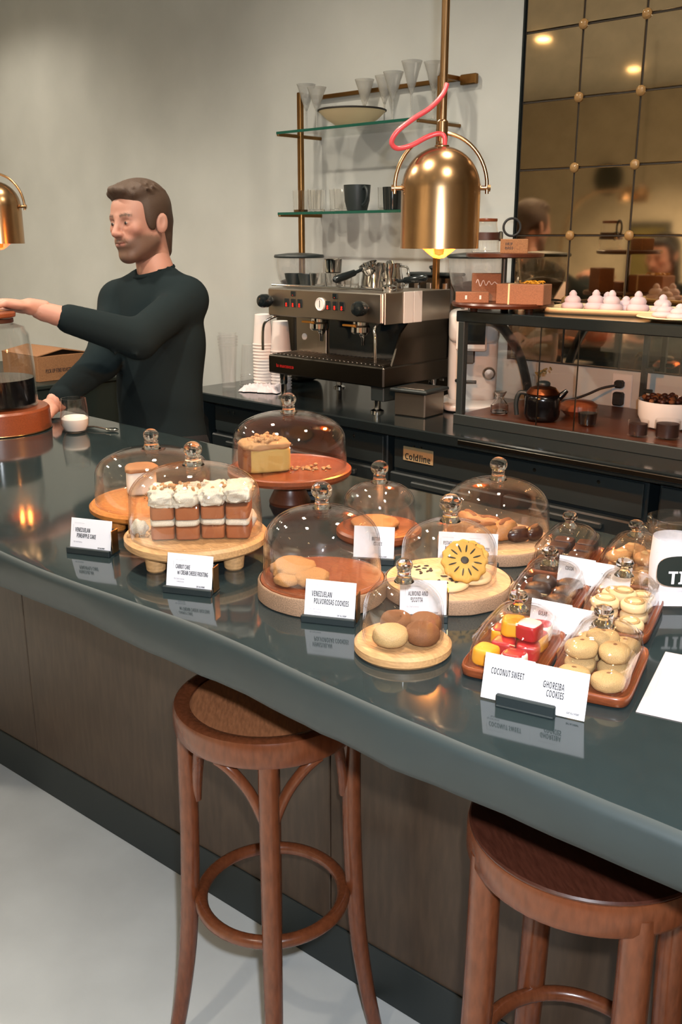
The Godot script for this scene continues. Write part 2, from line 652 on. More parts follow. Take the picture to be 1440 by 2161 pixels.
# ---------------------------------------------------------------- the scene
func _ready() -> void:
	var cam := Camera3D.new()
	cam.name = "camera"
	cam.position = Vector3(0, 1.56, 0)
	cam.rotation_degrees = Vector3(-16.25, 43.3, 0)
	cam.fov = 56.76
	cam.near = 0.02
	add_child(cam)

	var we := WorldEnvironment.new()
	we.name = "environment"
	var env := Environment.new()
	env.background_mode = Environment.BG_COLOR
	env.background_color = Color(0.55, 0.6, 0.66)
	env.tonemap_mode = Environment.TONE_MAPPER_LINEAR
	env.tonemap_exposure = 1.0
	env.sdfgi_enabled = true
	env.ssao_enabled = true
	env.ssil_enabled = true
	we.environment = env
	add_child(we)

	# the flash that fired beside the lens
	var flash := SpotLight3D.new()
	flash.name = "camera_flash"
	flash.position = cam.position + cam.basis * Vector3(0.042, 0.074, 0.0)
	flash.rotation_degrees = cam.rotation_degrees
	flash.spot_angle = 52.0
	flash.spot_angle_attenuation = 0.6
	flash.light_color = Color(0.94, 0.97, 1.0)
	flash.light_energy = 3.2
	flash.light_size = 0.018
	flash.spot_range = 14.0
	flash.spot_attenuation = 2.0
	flash.shadow_enabled = true
	add_child(flash)

	materials()
	room()
	ceiling_lights()
	counter()
	back_bar()
	mirror()
	stools()
	pendants()
	wall_shelves()
	espresso_machine()
	machine_top_things()
	back_counter_things()
	display_case()
	case_top_things()
	barista()
	far_left_things()
	cake_domes()
	covered_trays()
	cards()
	right_end_things()
	behind_things()


func room() -> void:
	var x0 := -6.6
	var x1 := 2.4
	var z1 := 3.7
	var h := 3.0
	var t := 0.12
	struct("floor", bx(Vector3(x1 - x0 + 2 * t, 0.1, z1 - ZW + 2 * t), 0.001, Vector3((x0 + x1) / 2, -0.05, (ZW + z1) / 2)), M.floor)
	struct("ceiling", bx(Vector3(x1 - x0 + 2 * t, 0.1, z1 - ZW + 2 * t), 0.001, Vector3((x0 + x1) / 2, h + 0.05, (ZW + z1) / 2)), M.ceiling)
	struct("wall_back", bx(Vector3(x1 - x0 + 2 * t, h, t), 0.001, Vector3((x0 + x1) / 2, h / 2, ZW - t / 2)), M.wall)
	struct("wall_front", bx(Vector3(x1 - x0 + 2 * t, h, t), 0.001, Vector3((x0 + x1) / 2, h / 2, z1 + t / 2)), M.wall_warm)
	struct("wall_left", bx(Vector3(t, h, z1 - ZW), 0.001, Vector3(x0 - t / 2, h / 2, (ZW + z1) / 2)), M.wall_warm)
	struct("wall_right", bx(Vector3(t, h, z1 - ZW), 0.001, Vector3(x1 + t / 2, h / 2, (ZW + z1) / 2)), M.wall_warm)


func ceiling_lights() -> void:
	var spots := [V(-4.28, 0.68), V(-4.45, 2.46), V(-2.5, 0.75), V(-2.9, 3.15), V(-0.6, 0.85), V(-1.6, 3.15), V(1.2, 0.7),
		V(-5.0, -0.95), V(-3.3, -0.95), V(-1.7, -0.95), V(-0.1, -0.95), V(-2.75, -2.0), V(-1.3, -2.05), V(-5.3, -2.2)]
	var where := ["over the far left of the floor", "near the front wall at far left", "over the middle of the floor", "near the front wall in the middle", "just behind the camera", "close to the front wall, nearest the right", "over the right end of the floor", "above the far left end of the bar", "above the left part of the bar", "above the middle of the bar", "above the right end of the bar", "above the barista", "above the display case", "above the coloured cabinet in the left corner"]
	var g := glow("downlight_glow", Color(1.0, 0.85, 0.62), 30.0)
	for k in spots.size():
		var s: Vector2 = spots[k]
		var o := thing("ceiling_light", "small round recessed ceiling downlight " + where[k], "light", Vector3(s.x, 3.0, s.y), 0, "recessed ceiling downlights")
		part("trim", MB.new().lathe([V(0.052, 0.0), V(0.052, -0.004), V(0.075, -0.005), V(0.078, 0.0)], 28), M.white_gloss, o)
		part("lamp_glass", MB.new().lathe([V(0.0, -0.006), V(0.052, -0.003)], 24), g, o)
		var l := SpotLight3D.new()
		l.name = "downlight"
		l.position = Vector3(s.x, 2.985, s.y)
		l.rotation_degrees.x = -90
		l.spot_angle = 74 if s.y < 0.0 else (56 if s.y > 1.5 else 40)
		l.spot_angle_attenuation = 0.5
		l.light_color = Color(1.0, 0.95, 0.87)
		l.light_energy = 4.6 if s.y > 0.0 and s.y < 1.5 else (1.6 if s.y < -1.5 else (9.0 if s.y > 1.5 else 4.4))
		l.light_size = 0.05
		l.spot_range = 12
		l.spot_attenuation = 2
		l.shadow_enabled = true
		add_child(l)


func edge_z(x: float, nz: FastNoiseLite) -> float:
	return -0.757 + 0.012 * sin(x * 3.1 + 0.4) + 0.007 * sin(x * 7.7) - 0.02 * smoothstep(-0.7, 0.3, x) + 0.006 * nz.get_noise_1d(x * 60.0)


func counter() -> void:
	# the slab: a live front edge, swept along x
	var nz := FastNoiseLite.new()
	nz.seed = 4
	nz.frequency = 0.03
	var rows := []
	var x := -4.6
	while x <= 0.9:
		var ze := edge_z(x, nz)
		var zb := ze - 0.004 + 0.022 * nz.get_noise_1d(x * 45.0 + 900.0)
		var row := PackedVector3Array()
		row.append(Vector3(x, 0.945, -1.60))
		row.append(Vector3(x, 0.945, zb - 0.06))
		row.append(Vector3(x, 0.946, zb - 0.018))
		row.append(Vector3(x, 0.951, zb - 0.006))
		row.append(Vector3(x, 0.962, zb))
		row.append(Vector3(x, 0.985, (zb + ze) / 2 + 0.004 + 0.005 * nz.get_noise_2d(x * 120.0, 4.0)))
		row.append(Vector3(x, 1.007, ze))
		row.append(Vector3(x, 1.015, ze - 0.004))
		row.append(Vector3(x, 1.019, ze - 0.012))
		row.append(Vector3(x, 1.02, ze - 0.03))
		row.append(Vector3(x, 1.02, ze - 0.10))
		row.append(Vector3(x, 1.02, -1.20))
		row.append(Vector3(x, 1.02, -1.585))
		row.append(Vector3(x, 1.018, -1.597))
		row.append(Vector3(x, 1.012, -1.60))
		row.append(Vector3(x, 0.955, -1.60))
		rows.append(row)
		x += 0.03
	var tops := []
	var fronts := []
	for row in rows:
		tops.append(row.slice(8))
		fronts.append(row.slice(0, 9))
	var slab := MB.new().sheet(tops, false)
	for e in [0, rows.size() - 1]:
		var nn := Vector3(-1 if e == 0 else 1, 0, 0)
		for k in range(1, rows[e].size() - 1):
			slab.tri(rows[e][0], rows[e][k], rows[e][k + 1], nn, nn, nn)
	var o := thing("bar_counter", "long dark grey green bar counter with a wavy live front edge", "counter")
	part("counter_slab", slab, M.slab, o)
	part("live_edge", MB.new().sheet(fronts, false), M.slab_edge, o)
	# the brown front, slightly turned, in panels with open joints between
	var a := Vector3(-4.5, 0, -1.035)
	var b := Vector3(0.9, 0, -1.385)
	var ang := atan2(-(b.z - a.z), b.x - a.x)
	var turn := Basis(Vector3.UP, ang)
	var L := a.distance_to(b)
	var joints := [0.0, 1.05, 2.18, 3.297, 4.40, L]
	for k in joints.size() - 1:
		var u0: float = joints[k] + 0.0015
		var u1: float = joints[k + 1] - 0.0015
		var c := a + (b - a) / L * ((u0 + u1) / 2)
		part("front_panel", bx(Vector3(u1 - u0, 0.83, 0.02), 0.002, c + Vector3(0, 0.53, 0) + turn * Vector3(0, 0, -0.012), turn), M.base_panel, o)
	part("carcass", bx(Vector3(L, 0.93, 0.12), 0.002, (a + b) / 2 + Vector3(0, 0.475, 0) + turn * Vector3(0, 0, -0.085), turn), M.black, o)
	part("back_board", bx(Vector3(5.3, 0.94, 0.03), 0.002, Vector3(-1.85, 0.47, -1.555)), M.black, o)
	part("kick_board", bx(Vector3(L, 0.122, 0.03), 0.002, (a + b) / 2 + Vector3(0, 0.061, 0) + turn * Vector3(0, 0, -0.012), turn), M.kick, o)


func back_bar() -> void:
	var o := thing("back_counter", "black back counter along the white wall under the coffee machine", "counter")
	var xl := -3.08
	var xr := 0.8
	part("worktop", bx(Vector3(xr - xl, 0.035, -2.334 - ZW), 0.004, Vector3((xl + xr) / 2, HB - 0.0175, (-2.326 + ZW) / 2)), M.gloss_black, o)
	part("side_board", bx(Vector3(0.03, HB - 0.036, -2.41 - ZW), 0.003, Vector3(xl + 0.03, (HB - 0.036) / 2, (-2.39 + ZW) / 2)), M.black, o)
	part("edge_strip", bx(Vector3(2.5, 0.014, 0.004), 0.001, Vector3(-0.45, HB - 0.016, -2.328)), M.dark_steel, o)
	for k in 4:
		var x0 := -2.96 + k * 0.94
		var f := thing("bar_fridge", ["black undercounter fridge below the paper cups", "black undercounter fridge with a small lettered plate", "black undercounter fridge below the left of the display case", "black undercounter fridge at the right end of the back counter"][k], "fridge", Vector3(x0 + 0.46, 0, -2.70), 0, "undercounter fridges")
		part("body", bx(Vector3(0.91, 0.90, 0.60), 0.004, Vector3(0, 0.465, 0)), M.fridge, f)
		part("grille", bx(Vector3(0.89, 0.10, 0.012), 0.002, Vector3(0, 0.86, 0.306)), M.black, f)
		for s in [-1, 1]:
			var d := part("door", bx(Vector3(0.445, 0.72, 0.03), 0.005, Vector3(s * 0.226, 0.44, 0.316)), M.fridge, f)
			part("handle", bx(Vector3(0.24, 0.018, 0.02), 0.004, Vector3(s * 0.226, 0.775, 0.338)), M.black, d)
		for s in [-0.36, -0.33, 0.1, 0.31]:
			part("screw", MB.new().lathe([V(0, 0.004), V(0.006, 0.003), V(0.007, 0)].duplicate(), 10, Transform3D(Basis(Vector3.RIGHT, PI / 2), Vector3(s, 0.892, 0.309))), M.chrome, f)
		if k == 1:
			var pl := part("name_plate", bx(Vector3(0.125, 0.048, 0.004), 0.001, Vector3(-0.34, 0.867, 0.3145)), M.plate_gold, f)
			letters("Coldline", 0.021, M.black, pl, Vector3(-0.395, 0.858, 0.3168), 0.95)


func mirror() -> void:
	var o := thing("mirror", "large antique mirror of square tiles with round glass buttons at the joints", "mirror", Vector3(0, 0, ZW))
	var xl := -1.992
	var pitch := 0.2215
	var ny := 9
	var nx := 12
	part("backing", bx(Vector3(pitch * nx + 0.012, pitch * ny - 0.15, 0.008), 0.001, Vector3(xl + pitch * nx / 2, 1.115 + (pitch * ny - 0.15) / 2, 0.004)), M.mirror_seam, o)
	var rng := RandomNumberGenerator.new()
	rng.seed = 12
	for j in ny:
		for i in nx:
			var y0 := 1.118 + j * pitch
			var hh := minf(pitch, 2.96 - y0)
			var tile := part("tile", bx(Vector3(pitch - 0.006, hh - 0.006, 0.004), 0.0015), M.mirror, o, Vector3(xl + pitch * (i + 0.5), y0 + hh / 2, 0.0105))
			tile.rotation = Vector3(rng.randf_range(-1, 1), rng.randf_range(-1, 1), 0) * 0.0022
	var knob := MB.new().lathe([V(0.0165, 0), V(0.0165, 0.003), V(0.013, 0.008), V(0.006, 0.011), V(0, 0.0115)], 14, Transform3D(Basis(Vector3.RIGHT, PI / 2), Vector3.ZERO)).mesh()
	var gold := mat("button_glass", Color(0.55, 0.42, 0.26), 0.12)
	for j in range(1, ny):
		for i in range(1, nx):
			part("glass_button", knob, gold, o, Vector3(xl + pitch * i, 1.118 + j * pitch, 0.0125))
	part("frame_strip", bx(Vector3(0.008, pitch * ny - 0.15, 0.02), 0.002, Vector3(xl - 0.005, 1.115 + (pitch * ny - 0.15) / 2, 0.01)), M.gloss_black, o)


func stools() -> void:
	var a := stool("bentwood bar stool with a light brown round seat, left of the two", M.seat_light, Vector3(-1.15, 0, -1.03), 47.0)
	var b := stool("wooden bar stool with a dark flush round seat, nearest the right front corner", M.seat_dark, Vector3(-0.535, 0, -1.075), 54.0, true)
	stool("bentwood bar stool under the seated customer", M.seat_light, Vector3(-2.62, 0, -0.42), 20.0)


func stool(label: String, seat: Material, at: Vector3, turn: float, flush := false) -> Node3D:
	var o := thing("bar_stool", label, "stool", at, turn, "wooden bar stools")
	var h := 0.77
	part("seat_rim", MB.new().lathe([V(0.140, h - 0.004), V(0.149, h - 0.001), V(0.160, h), V(0.167, h - 0.003), V(0.170, h - 0.010), V(0.170, h - 0.042), V(0.166, h - 0.050), V(0.150, h - 0.050), V(0.146, h - 0.045), V(0.140, h - 0.012), V(0.140, h - 0.004)].duplicate(), 56), M.bentwood, o)
	if flush:
		part("seat", MB.new().lathe([V(0.0, h - 0.02), V(0.139, h - 0.02), V(0.139, h), V(0.1675, h - 0.001), V(0.1675, h + 0.001), V(0.165, h + 0.0035), V(0, h + 0.003)], 56), seat, o)
	else:
		part("seat", MB.new().lathe([V(0, h - 0.02), V(0.139, h - 0.02), V(0.1405, h - 0.009), V(0.137, h - 0.006), V(0.08, h - 0.0075), V(0, h - 0.009)], 48), seat, o)
	for k in 4:
		var d := Vector3(cos(k * PI / 2), 0, sin(k * PI / 2))
		var pts := []
		var rr := []
		for q in [[0.149, 0.745, 0.0175], [0.150, 0.66, 0.0175], [0.151, 0.52, 0.0178], [0.156, 0.38, 0.0178], [0.166, 0.24, 0.017], [0.184, 0.11, 0.0155], [0.205, 0.0, 0.014]]:
			pts.append(d * q[0] + Vector3(0, q[1], 0))
			rr.append(q[2] * (1.28 if flush else 1.0))
		var leg := part("leg", MB.new().tube(smooth_path(pts, 4), spread(rr, 4), 14), M.bentwood, o)
		if flush:
			continue
		# bentwood brackets: arch from one leg up to the seat and down to the next
		var e := Vector3(cos((k + 1) * PI / 2), 0, sin((k + 1) * PI / 2))
		var m := (d + e).normalized()
		var arch := []
		for q in [[0.0, 0.136, 0.565], [0.05, 0.134, 0.605], [0.16, 0.132, 0.655], [0.30, 0.137, 0.693], [0.42, 0.143, 0.711]]:
			arch.append((d.slerp(e, q[0])) * q[1] + Vector3(0, q[2], 0))
		part("bracket", MB.new().tube(smooth_path(arch, 4), 0.0098, 10), M.bentwood, o)
		var arch2 := []
		for q in [[0.0, 0.136, 0.565], [0.05, 0.134, 0.605], [0.16, 0.132, 0.655], [0.30, 0.137, 0.693], [0.42, 0.143, 0.711]]:
			arch2.append((e.slerp(d, q[0])) * q[1] + Vector3(0, q[2], 0))
		part("bracket", MB.new().tube(smooth_path(arch2, 4), 0.0098, 10), M.bentwood, o)
	part("foot_ring", MB.new().tube(ring(0.136, 56, Vector3(0, 0.355, 0)), 0.0125, 12, true), M.bentwood, o)
	return o


func spread(r: Array, n: int) -> Array:
	var out := []
	for i in r.size() - 1:
		for k in n:
			out.append(lerpf(r[i], r[i + 1], float(k) / n))
	out.append(r[-1])
	return out


func pendants() -> void:
	var bulb_glow := glow("filament_glow", Color(1.0, 0.42, 0.12), 0.9)
	var first: Node3D = null
	for k in 2:
		var x := -1.34 if k == 0 else -3.33
		var label := "brass dome pendant lamp with a pink cord on a brass rod" if k == 0 else "second brass dome pendant lamp, cut off by the left edge"
		var o: Node3D
		var pos := Vector3(x, 1.533, -1.74)
		if first == null:
			o = thing("pendant_lamp", label, "lamp", pos, 43.3, "brass pendant lamps over the bar")
			first = o
			var R := 0.0865
			var prof := [V(R - 0.003, 0.0), V(R, 0.0), V(R, 0.03), V(R * 0.995, 0.125)]
			for q in range(1, 15):
				var t := q / 14.0 * PI / 2
				prof.append(V(R * cos(t) * 0.99, 0.125 + 0.088 * sin(t)))
			var inn := []
			for q in range(0, 15):
				var t := (1.0 - q / 14.0) * PI / 2
				inn.append(V((R - 0.003) * cos(t) * 0.99, 0.125 + 0.085 * sin(t)))
			inn.append(V(R - 0.003, 0.0))
			part("shade", MB.new().lathe(prof + inn, 72), M.brass, o)
			# the bow that carries the shade
			var bow := []
			for q in 25:
				var t := PI * q / 24.0
				bow.append(Vector3(cos(t) * 0.101, 0.127 + sin(t) * 0.112, 0))
			bow[0].y -= 0.012; bow[24].y -= 0.012
			part("bow", MB.new().tube(bow, 0.0042, 10), M.brass, o)
			for s in [-1, 1]:
				var ax := Transform3D(Basis(Vector3(0, 0, 1), -s * PI / 2), Vector3(s * 0.083, 0.127, 0))
				part("pivot", MB.new().lathe([V(0, 0.026), V(0.007, 0.025), V(0.0075, 0.019), V(0.005, 0.018), V(0.005, 0.004), V(0.009, 0.003), V(0.009, 0)], 16, ax), M.brass, o)
			part("rod", MB.new().lathe([V(0.0, 0.222), V(0.012, 0.222), V(0.012, 0.262), V(0.0085, 0.266), V(0.0085, 1.45), V(0.05, 1.452), V(0.05, 1.467), V(0, 1.467)], 20), M.brass, o)
			part("neck", MB.new().lathe([V(0.016, 0.206), V(0.016, 0.214), V(0.009, 0.217), V(0.009, 0.224)], 16), M.brass, o)
			var bl := part("bulb", MB.new().lathe([V(0, -0.022), V(0.012, -0.020), V(0.022, -0.013), V(0.038, 0.0), V(0.054, 0.012), V(0.056, 0.026), V(0.045, 0.048), V(0.02, 0.07)], 28), M.amber_glass, o)
			part("filament", MB.new().lathe([V(0, -0.016), V(0.010, -0.013), V(0.012, 0.0), V(0.012, 0.024), V(0.006, 0.028), V(0, 0.028)], 12), bulb_glow, bl)
			var cord := []
			for q in [[0.006, 0.335, 0.012], [-0.004, 0.312, 0.018], [-0.03, 0.286, 0.022], [-0.066, 0.264, 0.026], [-0.098, 0.240, 0.026], [-0.110, 0.219, 0.022], [-0.098, 0.207, 0.016], [-0.068, 0.213, 0.010], [-0.036, 0.229, 0.008], [-0.010, 0.237, 0.010], [0.003, 0.231, 0.012], [0.005, 0.213, 0.009]]:
				cord.append(Vector3(q[0], q[1], q[2]))
			part("cord", MB.new().tube(smooth_path(cord, 7), 0.0053, 10), M.pink_cord, o)
		else:
			o = copy(first, label, pos, 43.3)
		var l := OmniLight3D.new()
		l.name = "pendant_light"
		l.position = pos + Vector3(0, 0.004, 0)
		l.light_color = Color(1.0, 0.62, 0.27)
		l.light_energy = 1.1 if k == 0 else 0.05
		l.light_size = 0.02
		l.omni_range = 12
		l.omni_attenuation = 2
		l.shadow_enabled = true
		add_child(l)


func wall_shelves() -> void:
	var o := thing("wall_shelf", "brass wall rack with two glass shelves above the coffee machine", "shelf", Vector3(0, 0, 0))
	for x in [-2.99, -2.268]:
		part("post", bx(Vector3(0.022, 0.98 if x < -2.5 else 0.97, 0.022), 0.003, Vector3(x, 1.63 if x < -2.5 else 1.625, -2.93)), M.aged_brass, o)
		for y in [1.955, 1.645, 1.17]:
			part("bracket", bx(Vector3(0.012, 0.012, 0.25), 0.002, Vector3(x, y - 0.004, -2.925)), M.aged_brass, o)
		part("arm", bx(Vector3(0.014, 0.016, 0.12), 0.002, Vector3(x, 2.11, -2.985)), M.aged_brass, o)
	part("rail", bx(Vector3(0.76, 0.016, 0.014), 0.002, Vector3(-2.61, 2.11, -3.035)), M.aged_brass, o)
	part("rail_end", bx(Vector3(0.07, 0.035, 0.02), 0.003, Vector3(-2.222, 2.104, -3.035)), M.aged_brass, o)
	for y in [1.962, 1.652]:
		var s := part("glass_shelf", bx(Vector3(0.735, 0.010, 0.235), 0.001, Vector3(-2.629, y - 0.005, -2.918)), M.green_glass, o)
		part("glass_edge", bx(Vector3(0.735, 0.010, 0.0015), 0.0004, Vector3(-2.629, y - 0.005, -2.7995)), M.glass_edge, s)
	# crystal stemware on the top shelf
	var fl := thing("stem_glass", "tall frosted flute on the top glass shelf, leftmost of the stemware", "glass", Vector3(-2.955, 1.962, -2.93), 0, "frosted stem glasses on the top shelf")
	part("bowl", MB.new().lathe([V(0.0035, 0.085), V(0.010, 0.10), V(0.02, 0.128), V(0.027, 0.152), V(0.039, 0.185), V(0.0375, 0.185), V(0.025, 0.152), V(0.015, 0.122), V(0.0, 0.105)], 24), M.frosted, fl)
	part("stem", MB.new().lathe([V(0, 0), V(0.028, 0), V(0.028, 0.002), V(0.008, 0.006), V(0.0035, 0.014), V(0.0035, 0.085), V(0.006, 0.09), V(0, 0.1)], 18), M.frosted, fl)
	var i := 0
	var names := ["small frosted wine glass on the top glass shelf, second from the left", "frosted wine glass standing behind the dark rimmed bowl, on its left", "frosted wine glass standing behind the dark rimmed bowl, on its right", "frosted flute just right of the dark rimmed bowl", "tallest frosted flute on the top glass shelf", "frosted glass on the top shelf partly hidden by the lamp rod"]
	for q in [[-2.866, 0.88, -2.90], [-2.70, 1.0, -3.0], [-2.60, 1.02, -3.005], [-2.493, 0.99, -2.93], [-2.405, 1.14, -2.93], [-2.30, 1.06, -2.93]]:
		var g := copy(fl, names[i], Vector3(q[0], 1.962, q[2]))
		g.scale = Vector3(1, q[1], 1)
		i += 1
	var bowl := thing("bowl", "wide shallow bowl with a dark rim on the top glass shelf", "bowl", Vector3(-2.665, 1.962, -2.89))
	part("body", MB.new().lathe([V(0, 0.004), V(0.05, 0.0), V(0.058, 0.004), V(0.10, 0.030), V(0.131, 0.058), V(0.128, 0.058), V(0.096, 0.034), V(0.05, 0.012), V(0, 0.010)], 44), M.tray_cream, bowl)
	part("rim", MB.new().tube(ring(0.1305, 44, Vector3(0, 0.0595, 0)), 0.0035, 8, true), M.seed, bowl)
	# tumblers and mugs on the lower shelf
	var tm := thing("tumbler", "clear tumbler on the lower glass shelf, leftmost of the row", "glass", Vector3(-2.963, 1.652, -2.9), 0, "clear tumblers on the lower shelf")
	part("body", MB.new().lathe([V(0, 0.0), V(0.027, 0.0), V(0.030, 0.004), V(0.033, 0.088), V(0.0315, 0.088), V(0.0285, 0.012), V(0, 0.010)], 26), M.solid_glass, tm)
	i = 0
	names = ["clear tumbler on the lower glass shelf, second from the left", "clear tumbler on the lower glass shelf, third from the left", "clear tumbler on the lower glass shelf, fourth from the left", "clear tumbler just left of the big black mug", "clear tumbler just right of the big black mug"]
	for q in [[-2.895, -2.93], [-2.845, -2.87], [-2.80, -2.95], [-2.728, -2.9], [-2.530, -2.94]]:
		copy(tm, names[i], Vector3(q[0], 1.652, q[1]))
		i += 1
	var mg := thing("mug", "big matt black mug on the lower glass shelf", "mug", Vector3(-2.632, 1.652, -2.885), -20)
	part("body", MB.new().lathe([V(0, 0.0), V(0.034, 0.0), V(0.040, 0.004), V(0.049, 0.04), V(0.053, 0.098), V(0.0505, 0.098), V(0.045, 0.04), V(0.034, 0.01), V(0, 0.009)], 36), M.black, mg)
	part("handle", MB.new().tube(smooth_path([Vector3(0.049, 0.083, 0), Vector3(0.066, 0.088, 0), Vector3(0.082, 0.076, 0), Vector3(0.083, 0.052, 0), Vector3(0.068, 0.030, 0), Vector3(0.046, 0.022, 0)], 5), 0.0062, 10), M.black, mg)
	var dk := thing("cup", "dark cup on the lower glass shelf, half hidden by the brass lamp", "cup", Vector3(-2.455, 1.652, -2.89))
	part("body", MB.new().lathe([V(0, 0.0), V(0.030, 0.0), V(0.034, 0.004), V(0.038, 0.085), V(0.036, 0.085), V(0.031, 0.01), V(0, 0.009)], 28), M.gloss_black, dk)


func espresso_machine() -> void:
	var o := thing("espresso_machine", "two group steel espresso machine with red lit buttons on the back counter", "coffee machine", Vector3(-2.40, HB, -2.45))
	var w := 0.565
	part("body", bx(Vector3(w - 0.02, 0.15, 0.24), 0.004, Vector3(0, 0.235, -0.26)), M.dark_steel, o)
	part("tray_body", bx(Vector3(w + 0.015, 0.070, 0.39), 0.005, Vector3(0, 0.126, -0.195)), M.dark_steel, o)
	var gr := part("drip_grate", bx(Vector3(w - 0.01, 0.003, 0.15), 0.001, Vector3(0, 0.1625, -0.085)), M.dark_steel, o)
	for k in 26:
		part("bar", bx(Vector3(0.006, 0.004, 0.146), 0.001, Vector3(-w / 2 + 0.025 + k * 0.0206, 0.1655, -0.085)), M.steel, gr)
	for sx in [-1, 1]:
		for z in [-0.03, -0.34]:
			part("leg", MB.new().lathe([V(0, 0), V(0.024, 0), V(0.024, 0.006), V(0.013, 0.012), V(0.012, 0.05), V(0.015, 0.055), V(0.015, 0.092)], 18), M.chrome, o, Vector3(sx * (w / 2 - 0.045), 0, z))
	var up := part("control_housing", bx(Vector3(w, 0.100, 0.37), 0.004, Vector3(0, 0.357, -0.185)), M.steel, o)
	part("front_plate", bx(Vector3(w - 0.01, 0.094, 0.004), 0.001, Vector3(0, 0.357, 0.002)), M.steel, up)
	part("top_rail", MB.new().tube([Vector3(-w / 2 + 0.01, 0.418, -0.012), Vector3(w / 2 - 0.01, 0.418, -0.012)], 0.004, 8), M.chrome, up)
	part("splash_panel", bx(Vector3(w * 0.66, 0.145, 0.004), 0.001, Vector3(0.09, 0.235, -0.137)), M.gloss_black, o)
	part("left_panel", bx(Vector3(0.16, 0.145, 0.006), 0.001, Vector3(-0.19, 0.235, -0.135)), M.steel, o)
	var bdg := part("badge", MB.new().lathe([V(0, 0.003), V(0.012, 0.003), V(0.013, 0)], 20, Transform3D(Basis(Vector3.RIGHT, PI / 2), Vector3(-0.225, 0.222, -0.132))), M.porcelain, o)
	# group heads
	for x in [-0.075, 0.13]:
		var gh := part("group_head", MB.new().lathe([V(0, 0.262), V(0.030, 0.262), V(0.034, 0.268), V(0.034, 0.285), V(0.028, 0.292), V(0.028, 0.31)], 26, Transform3D(Basis(), Vector3(x, 0, -0.06))), M.chrome, o)
		part("gasket", bx(Vector3(0.055, 0.007, 0.012), 0.002, Vector3(x - 0.025, 0.291, -0.025)), M.saffron, gh)
		part("spout", MB.new().lathe([V(0, 0.222), V(0.006, 0.222), V(0.007, 0.245), V(0.018, 0.262)], 14, Transform3D(Basis(), Vector3(x + 0.012, 0, -0.06))), M.chrome, gh)
	# knobs, gauge, buttons
	for q in [[-0.262, 0.362], [0.212, 0.357]]:
		var kx := Transform3D(Basis(Vector3.RIGHT, PI / 2), Vector3(q[0], q[1], 0.004))
		part("steam_knob", MB.new().lathe([V(0.012, 0), V(0.012, 0.01), V(0.022, 0.014), V(0.025, 0.024), V(0.025, 0.046), V(0.021, 0.054), V(0.012, 0.058), V(0, 0.059)], 24, kx), M.gloss_black, o)
	var ga := part("gauge", MB.new().lathe([V(0, 0.006), V(0.018, 0.006), V(0.021, 0.008), V(0.023, 0.006), V(0.023, 0)], 30, Transform3D(Basis(Vector3.RIGHT, PI / 2), Vector3(-0.003, 0.360, 0.004))), M.porcelain, o)
	part("needle", bx(Vector3(0.002, 0.024, 0.001), 0.0003, Vector3(-0.003, 0.362, 0.0112)), M.ink, ga)
	for g in [-0.143, 0.067]:
		for k in 4:
			var p := Vector3(g + (k - 1) * 0.034, 0.358, 0.0055) if k < 3 else Vector3(g, 0.391, 0.0055)
			var b := part("button", bx(Vector3(0.022, 0.030 if k < 3 else 0.018, 0.005), 0.0015, p), M.gloss_black, o)
			letters("8" if k < 3 else "-", 0.014 if k < 3 else 0.010, M.red_sign, b, p + Vector3(0, -0.007 if k < 3 else -0.004, 0.0028), 1.0, Vector3.ZERO, true, true, "lit_symbol")
	var b2 := part("button", bx(Vector3(0.018, 0.024, 0.005), 0.0015, Vector3(0.163, 0.353, 0.0055)), M.gloss_black, o)
	letters("la marzocco", 0.012, M.red_print, o, Vector3(-0.245, 0.123, 0.0012), 1.0)
	# end plates: bright polished on the right
	part("side_plate", bx(Vector3(0.006, 0.105, 0.36), 0.002, Vector3(w / 2 + 0.004, 0.357, -0.185)), M.steel, o)
	part("side_trim", bx(Vector3(0.004, 0.106, 0.05), 0.001, Vector3(w / 2 + 0.009, 0.357, -0.125)), M.white_gloss, o)
	part("side_trim", bx(Vector3(0.004, 0.106, 0.045), 0.001, Vector3(w / 2 + 0.009, 0.357, -0.176)), M.white_gloss, o)
	var sp := PackedVector2Array([V(-0.36, 0.155), V(-0.05, 0.155), V(-0.10, 0.27), V(-0.14, 0.305), V(-0.36, 0.305)])
	part("side_panel", MB.new().prism(sp, -0.004, 0.004, Transform3D(Basis(Vector3.UP, -PI / 2), Vector3(w / 2 - 0.004, 0, 0))), M.dark_steel, o)
	# steam wands
	for s in [-1, 1]:
		var x: float = s * 0.245
		part("steam_wand", MB.new().tube(smooth_path([Vector3(x, 0.31, -0.03), Vector3(x + s * 0.02, 0.292, 0.02), Vector3(x + s * 0.034, 0.262, 0.032), Vector3(x + s * 0.036, 0.18, 0.034)], 5), 0.0052, 10), M.chrome, o)
	part("drain_box", bx(Vector3(0.06, 0.05, 0.10), 0.003, Vector3(w / 2 - 0.03, 0.067, -0.06)), M.black, o)


